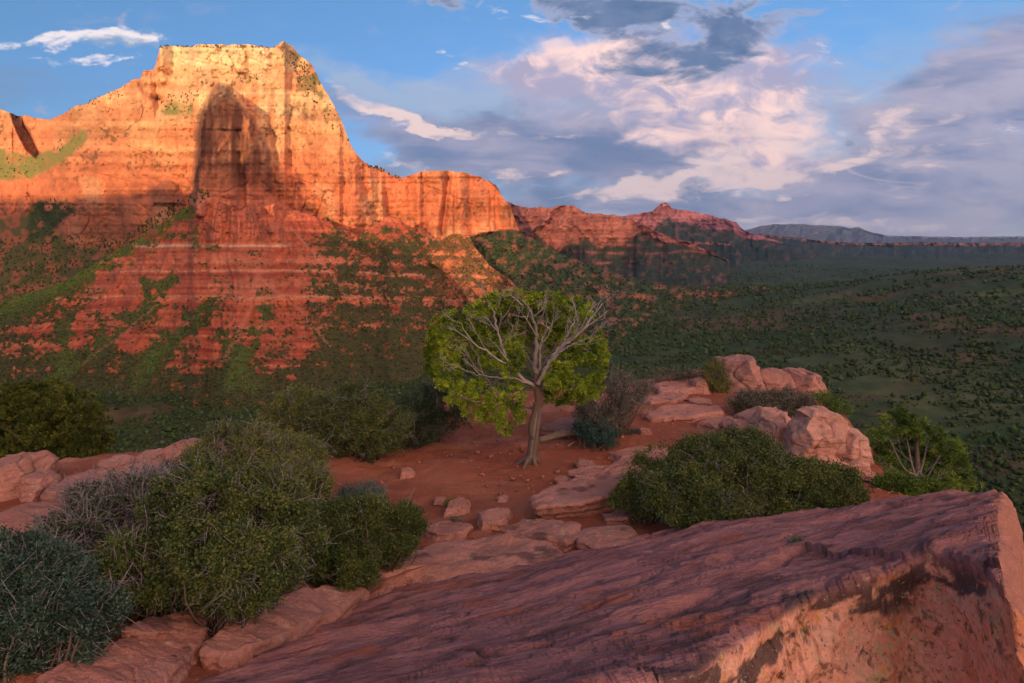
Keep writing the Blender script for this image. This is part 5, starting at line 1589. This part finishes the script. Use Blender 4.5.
# right group
shrub('shrub', 'broad green oak shrub in front of the pink rock pile', [(712, 472, 48, 36, 0.2), (755, 486, 52, 36, 0.0), (690, 495, 50, 28, -0.2), (740, 450, 40, 22, 0.4), (720, 510, 44, 18, -0.4)], 'oak', 0.026, 1.0, 60, 60, 120, foot=(722, 528))
shrub('shrub', 'yellow green shrub at the left end of the broad oak shrub', [(652, 466, 22, 16, 0.2), (650, 490, 30, 22, 0.0), (636, 500, 26, 18, -0.1)], 'yellow', 0.026, 1.0, 50, 20, 121, foot=(645, 520))
shrub('shrub', 'dense round shrub at the right end, just before the upright block', [(835, 490, 32, 28, 0.0), (805, 490, 34, 32, 0.0), (850, 505, 18, 16, -0.1)], 'oak', 0.025, 1.15, 50, 10, 122, foot=(825, 520))
shrub('sagebrush', 'pale sagebrush sprig at the front of the broad oak shrub', [(722, 505, 18, 16, -0.5)], 'sage', 0.026, 1.2, 30, 0, 123, foot=(722, 522), cat='sagebrush', aspect=0.35)
shrub('sagebrush', 'small teal sagebrush between the blocks of the right rock pile', [(776, 436, 10, 9, 0.0)], 'sage', 0.03, 1.3, 30, 0, 124, foot=(776, 446), cat='sagebrush', aspect=0.35)
shrub('shrub', 'grey green shrub below the boulder row on the far rim', [(770, 402, 36, 15, 0.0), (748, 404, 20, 12, 0.0), (795, 405, 22, 13, 0.0)], 'grey', 0.034, 1.1, 50, 50, 125, foot=(772, 419))
shrub('shrub', 'bright green shrub right of the grey green one on the far rim', [(822, 406, 22, 14, 0.0), (838, 412, 14, 10, 0.0)], 'pine', 0.034, 1.1, 50, 14, 126, foot=(826, 420, 17.4))
shrub('shrub', 'thin upright shrub left of the tall layered boulder', [(714, 374, 13, 14, 0.0), (720, 384, 12, 9, -0.1)], 'yellow', 0.036, 1.0, 40, 0, 127, foot=(716, 393))
shrub('shrub', 'mostly bare brown shrub right of the juniper trunk', [(612, 398, 34, 24, 0.0), (598, 416, 28, 18, -0.3), (628, 388, 24, 14, 0.2)], 'grey', 0.028, 0.55, 60, 260, 128, leafless=0.12, foot=(606, 438))
shrub('sagebrush', 'dark teal bush at the foot of the bare brown shrub', [(596, 432, 17, 11, 0.0), (610, 438, 12, 8, -0.1), (582, 428, 10, 8, 0.1)], 'teal', 0.028, 1.3, 30, 0, 129, foot=(598, 448), cat='bush')
shrub('shrub', 'faint dry bush just behind the ledge at the far edge', [(668, 376, 26, 7, 0.0), (690, 376, 14, 6, 0.0)], 'grey', 0.036, 0.8, 40, 40, 130, foot=(676, 384))
shrub('shrub', 'light green bush at the foot of the small pine', [(900, 488, 26, 14, 0.0), (925, 490, 20, 12, 0.1), (885, 498, 14, 8, 0.0)], 'fresh', 0.028, 0.9, 40, 0, 131, foot=(905, 505, 9.6))
shrub('shrub', 'leafy bright green sprout below the round tree at left', [(30, 466, 18, 10, 0.0), (44, 474, 10, 7, 0.0)], 'fresh', 0.034, 1.0, 30, 0, 132, foot=(34, 482))
# small tufts
for k, (px, py, rx, ry, pl_, lb) in enumerate(((355, 603, 7, 6, 'fresh', 'small green tuft between the long slab and the great slab'), (800, 536, 8, 4, 'fresh', 'tiny green plant growing on the great slab'), (512, 574, 7, 5, 'fresh', 'dark tuft under the edge of the broad stained slab'),
                                             (280, 624, 5, 4, 'oak', 'little weed at the rear of the long narrow slab'), (455, 521, 7, 4, 'grey', 'dry tuft beside the low flat rock'), (646, 547, 6, 4, 'oak', 'green weed right of the smooth oval slab'), (630, 432, 8, 3, 'teal', 'small dark plant on the upper red slope'), (451, 503, 7, 5, 'yellow', 'yellow weed by the half buried stone'))):
    shrub('grass_tuft', lb, [(px, py, rx, ry, 0.0)], pl_, 0.02, 1.6, 6, 0, 150 + k, foot=(px, py + ry), cat='grass tuft', upright=1.2, aspect=0.25) if k != 1 else None


def slab_plant():
    p = slab_hit(800, 540, 0.06)
    rng = np.random.default_rng(3)
    b = Bag()
    n = 240
    pos = p + rng.normal(size=(n, 3)) * np.array([0.05, 0.03, 0.012])
    d = rng.normal(size=(n, 3)) * 0.6 + np.array([0, 0, 0.8])
    d /= np.linalg.norm(d, axis=1)[:, None]
    b.add(*leaf_quads(pos, d, rng.uniform(0.015, 0.035, n), rng.uniform(0.005, 0.01, n), rng, pal_mix('fresh', rng.uniform(0, 1, n)))[:2], None, pal_mix('fresh', np.repeat(rng.uniform(0, 1, n), 4)))
    tube(b, [p - [0.07, 0, 0.01], p + [0, 0.01, 0.005], p + [0.07, 0, -0.01]], 0.006, 4, (0.08, 0.12, 0.03))
    b.build('grass_tuft', M_LEAF, smooth=False, loc=p, label='tiny bright green plant growing on the great slab', cat='grass tuft')


slab_plant()


def tufted(bag, lobes, base_Y, pal, rng, seed, tuft=0.075, per=46, dens=1.0, leafL=0.05, leafW=0.016, fill=0.35):
    """juniper style foliage: dense little sprays grouped in rounded pads"""
    for li, lb in enumerate(lobes):
        cx, cy, rx, ry, dy = lb
        Yc = base_Y + dy
        c = P(cx, cy, Yc)
        s = Yc / F
        rad = np.array([rx * s, 0.9 * min(rx, ry) * s + 0.3 * max(rx, ry) * s * 0.4, ry * s])
        n = max(8, int(dens * math.pi * rx * ry * s * s / (tuft * tuft) * 1.5))
        d = rng.normal(size=(n, 3))
        d /= np.linalg.norm(d, axis=1)[:, None]
        r = rng.uniform(fill, 1, n) ** 0.5
        lump = 1 + 0.25 * fbm(d[:, 0] * 2 + li, d[:, 1] * 2, d[:, 2] * 2 + seed, oct=3, seed=seed)
        p = c + d * rad * (r * lump)[:, None]
        ts = tuft * rng.uniform(0.65, 1.3, n)
        dd = rng.normal(size=(n, per, 3))
        dd /= np.linalg.norm(dd, axis=2)[..., None]
        dd = dd + (d * 0.5)[:, None, :] + np.array([0, 0, 0.35])
        dd /= np.linalg.norm(dd, axis=2)[..., None]
        pos = p[:, None, :] + dd * (ts[:, None] * rng.uniform(0.2, 1.0, (n, per)))[..., None]
        tone = 0.48 + 0.18 * rng.normal(size=n) + 0.5 * fbm(p[:, 0] / 0.3, p[:, 1] / 0.3, p[:, 2] / 0.3, oct=3, seed=seed + 2)
        col = pal_mix(pal, np.repeat(tone, per) + 0.12 * rng.normal(size=n * per))
        L = leafL * rng.uniform(0.6, 1.3, n * per)
        V, Q, C = leaf_quads(pos.reshape(-1, 3), dd.reshape(-1, 3), L, L * leafW / leafL, rng, col)
        bag.add(V, Q, None, C)


def dead_spray(bag, a, b, r0, rng, depth=3, spread=0.5, col=TWIG_GREY):
    """bare branch that keeps forking"""
    a, b = np.asarray(a, float), np.asarray(b, float)
    L = np.linalg.norm(b - a)
    mid = (a + b) / 2 + rng.normal(size=3) * 0.08 * L
    ln = smooth_line([a, mid, b], 6)
    tube(bag, ln, np.linspace(r0, r0 * 0.55, 6), 5 if r0 > 0.01 else 3, col * rng.uniform(0.8, 1.2))
    if depth <= 0:
        return
    for _ in range(rng.integers(2, 4) + (depth > 1)):
        t = rng.uniform(0.35, 1.0)
        q = ln[min(5, int(t * 5.99))]
        d = (b - a) / L + rng.normal(size=3) * spread * np.array([1, 0.9, 1]) + np.array([0, 0, 0.12])
        d /= np.linalg.norm(d)
        dead_spray(bag, q, q + d * L * rng.uniform(0.35, 0.62), r0 * 0.55, rng, depth - 1, spread, col)


def build_juniper():
    rng = np.random.default_rng(42)
    base = ghit(532, 463)
    Y0 = base[1]
    root = empty('juniper_tree', base, label='lone twisted juniper tree with bare grey branches on the red dirt', cat='tree')
    s = Y0 / F

    def px(pts):
        return np.array([P(p[0], p[1], Y0 + (p[2] if len(p) > 2 else 0)) for p in pts])
    tr = Bag()
    bark = np.array([0.13, 0.088, 0.065])
    deadc = np.array([0.40, 0.345, 0.325])
    tp = smooth_line(px([(529, 468), (532, 455), (535, 442), (532, 428), (535, 414), (539, 400), (537, 386), (537, 374)]), 30)
    rad = np.interp(np.linspace(0, 1, 30), [0, 0.08, 0.25, 0.6, 0.85, 1], [0.13, 0.10, 0.08, 0.078, 0.088, 0.07])
    tube(tr, tp, rad * (1 + 0.04 * rng.normal(size=30)), 14, bark, 0.12, rng)
    for a in (0.4, 1.7, 2.9, 4.1, 5.3):
        o = np.array([math.cos(a), math.sin(a), 0])
        r0 = tp[2] * [1, 1, 0] + [0, 0, base[2]]
        tube(tr, smooth_line([tp[4] + o * 0.04, r0 + o * 0.13 + [0, 0, 0.06], r0 + o * 0.22 - [0, 0, 0.02], r0 + o * 0.32 - [0, 0, 0.07]], 9), np.linspace(0.05, 0.02, 9), 7, lerp(bark, deadc, 0.12), 0.12, rng)
    # strips and flare
    for k in range(7):
        a = k / 7 * 6.28
        off = np.array([math.cos(a), math.sin(a) * 0.9, 0]) * 0.062
        tube(tr, smooth_line(np.array([tp[0] + off * 1.9 - [0, 0, 0.06], tp[3] + off * 1.05, tp[10] + off * 0.95, tp[20] + off * 0.9 + rng.normal(size=3) * 0.01]), 12), np.linspace(0.05, 0.028, 12), 6,
             lerp(bark, deadc, rng.uniform(0, 0.3)), 0.1, rng)
    tr.build('trunk', M_BARK, parent=root)
    limbs = [([(537, 380), (535, 362), (537, 342), (535, 326), (530, 310), (522, 300)], 0.075, 0.6), ([(537, 378), (540, 360), (541, 344), (546, 330), (548, 318)], 0.05, 0.7),
             ([(538, 384, -0.1), (547, 366, -0.2), (558, 352, -0.3), (570, 340, -0.35), (583, 329, -0.4), (594, 315, -0.4), (602, 304, -0.4)], 0.065, 1.0), ([(548, 364, -0.2), (560, 346, -0.2), (570, 330, -0.2), (576, 314, -0.2)], 0.045, 0.9),
             ([(556, 354, -0.3), (572, 345, -0.5), (590, 338, -0.6)], 0.035, 0.9), ([(536, 388, 0.0), (522, 378, -0.2), (510, 364, -0.3), (502, 348, -0.3), (498, 332, -0.3), (494, 316, -0.2), (488, 302, 0.0)], 0.06, 0.75),
             ([(513, 368, -0.3), (498, 360, -0.5), (486, 351, -0.6), (474, 343, -0.7), (466, 333, -0.7), (460, 323, -0.7)], 0.032, 1.0), ([(534, 408, 0.1), (512, 402, 0.0), (494, 390, -0.1), (484, 374, -0.2), (476, 356, -0.2), (470, 342, -0.1)], 0.045, 0.35),
             ([(530, 384, -0.1), (512, 378, -0.4), (490, 377, -0.5), (468, 372, -0.6)], 0.02, 0.9), ([(540, 392, 0.1), (560, 386, 0.2), (584, 376, 0.3), (600, 362, 0.3)], 0.04, 0.3), ([(536, 372, 0.2), (520, 345, 0.6), (505, 325, 0.8)], 0.045, 0.3),
             ([(538, 372, 0.3), (556, 345, 0.7), (572, 322, 0.9)], 0.045, 0.3), ([(500, 398, 0.0), (480, 402, -0.2), (462, 398, -0.3), (448, 388, -0.2)], 0.028, 0.3)]
    for pts, r0, dd in limbs:
        b = Bag()
        w = smooth_line(px(pts), 24)
        w[1:-1] += rng.normal(size=(22, 3)) * 0.012
        tube(b, w, np.linspace(r0 * 0.62, r0 * 0.16, 24), 8, lerp(bark * 0.8, deadc, dd), 0.12, rng)
        b.build('limb', M_BARK, parent=root)
    dead = Bag()
    sprays = [((522, 305, -0.3), (512, 296, -0.3), .016), ((530, 318, -0.3), (546, 302, -0.35), .014), ((536, 335, -0.3), (526, 318, -0.5), .015), ((541, 345, -0.3), (552, 322, -0.5), .016), ((546, 330, -0.3), (556, 312, -0.4), .013),
              ((570, 340, -.4), (586, 316, -.55), .016), ((583, 329, -.45), (606, 312, -.55), .016), ((594, 315, -.45), (604, 299, -.45), .012), ((590, 338, -.6), (604, 326, -.7), .014), ((576, 314, -.25), (572, 300, -.3), .012), ((560, 346, -.3), (566, 322, -.5), .016),
              ((498, 332, -.35), (486, 316, -.5), .015), ((494, 316, -.3), (500, 300, -.4), .012), ((502, 348, -.35), (516, 326, -.5), .014), ((498, 332, -.35), (508, 312, -.5), .014), ((474, 343, -.7), (458, 332, -.85), .014), ((460, 323, -.7), (447, 316, -.8), .010),
              ((486, 351, -.6), (474, 330, -.8), .013), ((468, 372, -.6), (446, 366, -.7), .011), ((480, 375, -.5), (464, 360, -.7), .011), ((488, 302, -.2), (482, 292, -.3), .010), ((535, 326, -.3), (544, 308, -.5), .013), ((558, 352, -.35), (576, 334, -.6), .015), ((484, 374, -.3), (468, 352, -.5), .012),
              ((510, 364, -.4), (496, 344, -.6), .013), ((602, 304, -.4), (610, 297, -.4), .008), ((572, 345, -.5), (596, 330, -.7), .013)]
    for a, b, r in sprays:
        a, b = px([a])[0], px([b])[0]
        dead_spray(dead, a, a + (b - a) * 1.1, r * 0.7, rng, 3, 0.55, deadc)
    dead.build('dead_branch', M_BARK, parent=root)
    lobes = [(496, 304, 24, 12, 0.1), (520, 299, 26, 9, 0.2), (548, 300, 26, 10, 0.3), (476, 312, 16, 12, 0.0), (572, 308, 18, 11, 0.2), (535, 308, 26, 9, 0.8), (586, 316, 10, 9, 0.1), (508, 312, 20, 10, 0.8), (560, 318, 18, 9, 0.8),
             (455, 318, 16, 12, -0.1), (440, 326, 12, 12, 0.0), (436, 342, 11, 16, 0.1), (452, 345, 18, 16, 0.1), (470, 326, 14, 12, 0.3), (433, 362, 10, 13, 0.0), (446, 374, 18, 18, 0.0), (466, 358, 14, 13, 0.4), (458, 394, 16, 13, 0.0), (484, 340, 15, 15, 0.5),
             (480, 392, 15, 15, 0.0), (497, 404, 13, 20, -0.1), (486, 412, 12, 14, 0.0), (504, 424, 11, 12, -0.2), (516, 398, 9, 18, -0.15), (509, 370, 9, 14, -0.35), (519, 352, 7, 16, -0.35), (505, 344, 9, 11, 0.3), (490, 362, 12, 9, 0.2), (428, 350, 6, 8, 0.0), (470, 410, 11, 9, 0.0), (521, 414, 8, 12, 0.0),
             (564, 362, 18, 14, -0.1), (586, 352, 18, 18, 0.0), (600, 368, 10, 15, 0.0), (577, 384, 24, 13, 0.0), (556, 378, 15, 15, -0.1), (598, 342, 8, 12, 0.1), (558, 396, 16, 9, 0.1), (590, 390, 14, 9, 0.1), (604, 356, 6, 10, 0.1), (570, 342, 10, 8, 0.4), (545, 398, 8, 7, 0.2),
             (520, 330, 26, 14, 1.0), (548, 334, 24, 14, 1.0), (498, 345, 20, 18, 1.0), (566, 334, 14, 12, 0.9), (575, 400, 12, 6, 0.1)]
    lobes = [(x, y, rx * 0.9, ry * 0.92, d) for x, y, rx, ry, d in lobes]
    fol = Bag()
    tufted(fol, lobes, Y0, 'juniper', rng, 5, tuft=0.066, per=52, dens=1.0, leafL=0.045, leafW=0.015)
    fol.build('crown', M_NEEDLE, smooth=False, parent=root)


build_juniper()


def build_trees():
    rng = np.random.default_rng(8)
    # round tree at the left edge, standing on the slope just over the rim
    b = P(46, 474, 17.0)
    root = empty('juniper_tree', b, label='dense round olive juniper tree just beyond the left rim', cat='tree')
    t = Bag()
    tube(t, smooth_line([b + np.array([0, 0, -1.0]), b + np.array([-0.05, 0, 0.3]), b + np.array([0.05, 0, 0.9])], 10), np.linspace(0.22, 0.13, 10), 10, (0.20, 0.14, 0.10), 0.1, rng)
    for dx, dz, dy in ((-1.2, 1.6, 0), (-0.6, 2.0, 0.3), (0.2, 2.1, -0.2), (0.9, 1.7, 0.2), (1.4, 1.1, 0), (-1.5, 1.0, 0.1), (0.3, 1.5, -0.8), (0.2, 1.4, 0.8)):
        tube(t, smooth_line([b + np.array([0, 0, 0.5]), b + np.array([dx * 0.5, dy * 0.5, dz * 0.62]), b + np.array([dx, dy, dz])], 8), np.linspace(0.09, 0.02, 8), 6, (0.20, 0.14, 0.10), 0.1, rng)
    t.build('trunk', M_BARK, parent=root)
    f = Bag()
    tufted(f, [(40, 402, 36, 22, 0), (75, 408, 28, 20, 0.1), (8, 404, 30, 22, 0), (95, 428, 18, 24, 0), (60, 432, 40, 30, -0.5), (15, 436, 40, 30, -0.3), (-25, 425, 30, 34, 0), (84, 448, 26, 18, -0.2), (40, 455, 36, 16, -0.5), (100, 442, 14, 14, 0.2), (50, 391, 22, 12, 0.1), (20, 394, 20, 12, 0.2), (62, 420, 26, 24, 0.6), (20, 425, 40, 24, 0.8)],
           17.0, 'olive', rng, 21, tuft=0.10, per=44, dens=0.9, leafL=0.065, leafW=0.024)
    f.build('crown', M_NEEDLE, smooth=False, parent=root)
    # small pine on the right below the rim
    b = P(915, 510, 12.0)
    root = empty('pine_tree', b, label='small bushy pine with bare grey branches right of the rock pile', cat='tree')
    t = Bag()
    tube(t, smooth_line([b + np.array([0, 0, -1.2]), b + np.array([0.05, 0.1, 0.5]), b + np.array([-0.05, 0.05, 1.2]), b + np.array([-0.1, 0.0, 1.6])], 14), np.linspace(0.08, 0.015, 14), 8, (0.16, 0.12, 0.10), 0.08, rng)
    for ex, ey, dy in ((890, 440, -0.3), (940, 455, -0.3), (960, 480, -0.2), (880, 465, -0.2), (930, 430, 0.2), (905, 425, 0.1), (900, 480, -0.4), (945, 470, -0.5)):
        tube(t, smooth_line([b + np.array([0, 0, 0.4 + 0.4 * rng.random()]), (b + P(ex, ey, 12 + dy)) / 2 + [0, 0, 0.15], P(ex, ey, 12 + dy)], 8), np.linspace(0.022, 0.008, 8), 5, (0.24, 0.20, 0.18), 0.1, rng)
    t.build('trunk', M_BARK, parent=root)
    d = Bag()
    for a, e in (((912, 462), (900, 446)), ((915, 470), (925, 450)), ((915, 476), (932, 466)), ((910, 478), (890, 464)), ((915, 482), (940, 478)), ((908, 485), (886, 478))):
        dead_spray(d, P(*a, 11.6), P(*e, 11.5), 0.0055, rng, 2, 0.5, TWIG_GREY)
    d.build('dead_branch', M_BARK, parent=root)
    f = Bag()
    tufted(f, [(895, 424, 16, 12, 0), (912, 426, 16, 12, 0.1), (882, 440, 16, 14, 0), (928, 434, 16, 10, 0.1), (948, 448, 16, 11, 0), (958, 466, 14, 12, 0), (964, 484, 12, 11, 0), (905, 446, 20, 12, 0.4), (930, 458, 20, 14, 0.3), (880, 462, 16, 14, 0.1), (900, 474, 18, 10, 0.2), (945, 484, 20, 11, -0.2), (925, 482, 20, 12, 0.3), (878, 482, 14, 12, 0.1), (900, 415, 8, 7, 0), (955, 494, 18, 8, -0.1)],
           12.0, 'pine', rng, 23, tuft=0.085, per=46, dens=1.0, leafL=0.08, leafW=0.016, fill=0.25)
    f.build('crown', M_NEEDLE, smooth=False, parent=root)


build_trees()


def build_wood():
    rng = np.random.default_rng(9)
    a, b = ghit(540, 440, 0.08), ghit(580, 432, 0.14)
    t = Bag()
    tube(t, smooth_line([a, (a + b) / 2 + [0, 0, 0.03], b], 12), np.linspace(0.06, 0.085, 12), 9, (0.27, 0.20, 0.15), 0.12, rng)
    t.build('fallen_log', M_BARK, loc=a, label='short fallen log lying right of the juniper trunk', cat='log')
    a, b = ghit(568, 446, 0.03), ghit(576, 441, 0.04)
    t = Bag()
    tube(t, smooth_line([a, (a + b) / 2, b], 5), np.linspace(0.016, 0.01, 5), 6, (0.48, 0.42, 0.38), 0.1, rng)
    t.build('stick', M_BARK, loc=a, label='short bleached stick on the dirt near the fallen log', cat='stick')
    pts = [ghit(214, 572, 0.28), ghit(226, 562, 0.36), ghit(244, 560, 0.4), ghit(262, 564, 0.38)]


build_wood()


# ------------------------------------------------------------------ evening air
def build_haze():
    lo, hi = np.array([-30500.0, -30500.0, -700.0]), np.array([30500.0, 31500.0, 2600.0])
    V = np.array([[x, y, z] for z in (lo[2], hi[2]) for y in (lo[1], hi[1]) for x in (lo[0], hi[0])])
    Q = [[0, 2, 3, 1], [4, 5, 7, 6], [0, 1, 5, 4], [2, 6, 7, 3], [0, 4, 6, 2], [1, 3, 7, 5]]
    m = bpy.data.materials.new('air')
    m.use_nodes = True
    t = m.node_tree
    t.nodes.clear()
    v = t.nodes.new('ShaderNodeVolumePrincipled')
    v.inputs['Color'].default_value = (0.62, 0.78, 1.0, 1)
    v.inputs['Density'].default_value = 1.8e-5
    v.inputs['Anisotropy'].default_value = 0.6
    o = t.nodes.new('ShaderNodeOutputMaterial')
    t.links.new(v.outputs[0], o.inputs['Volume'])
    mesh_obj('haze', V, Q, None, m, None, smooth=False, kind='stuff', cat='haze', label='faint blue evening haze in the distance')


build_haze()
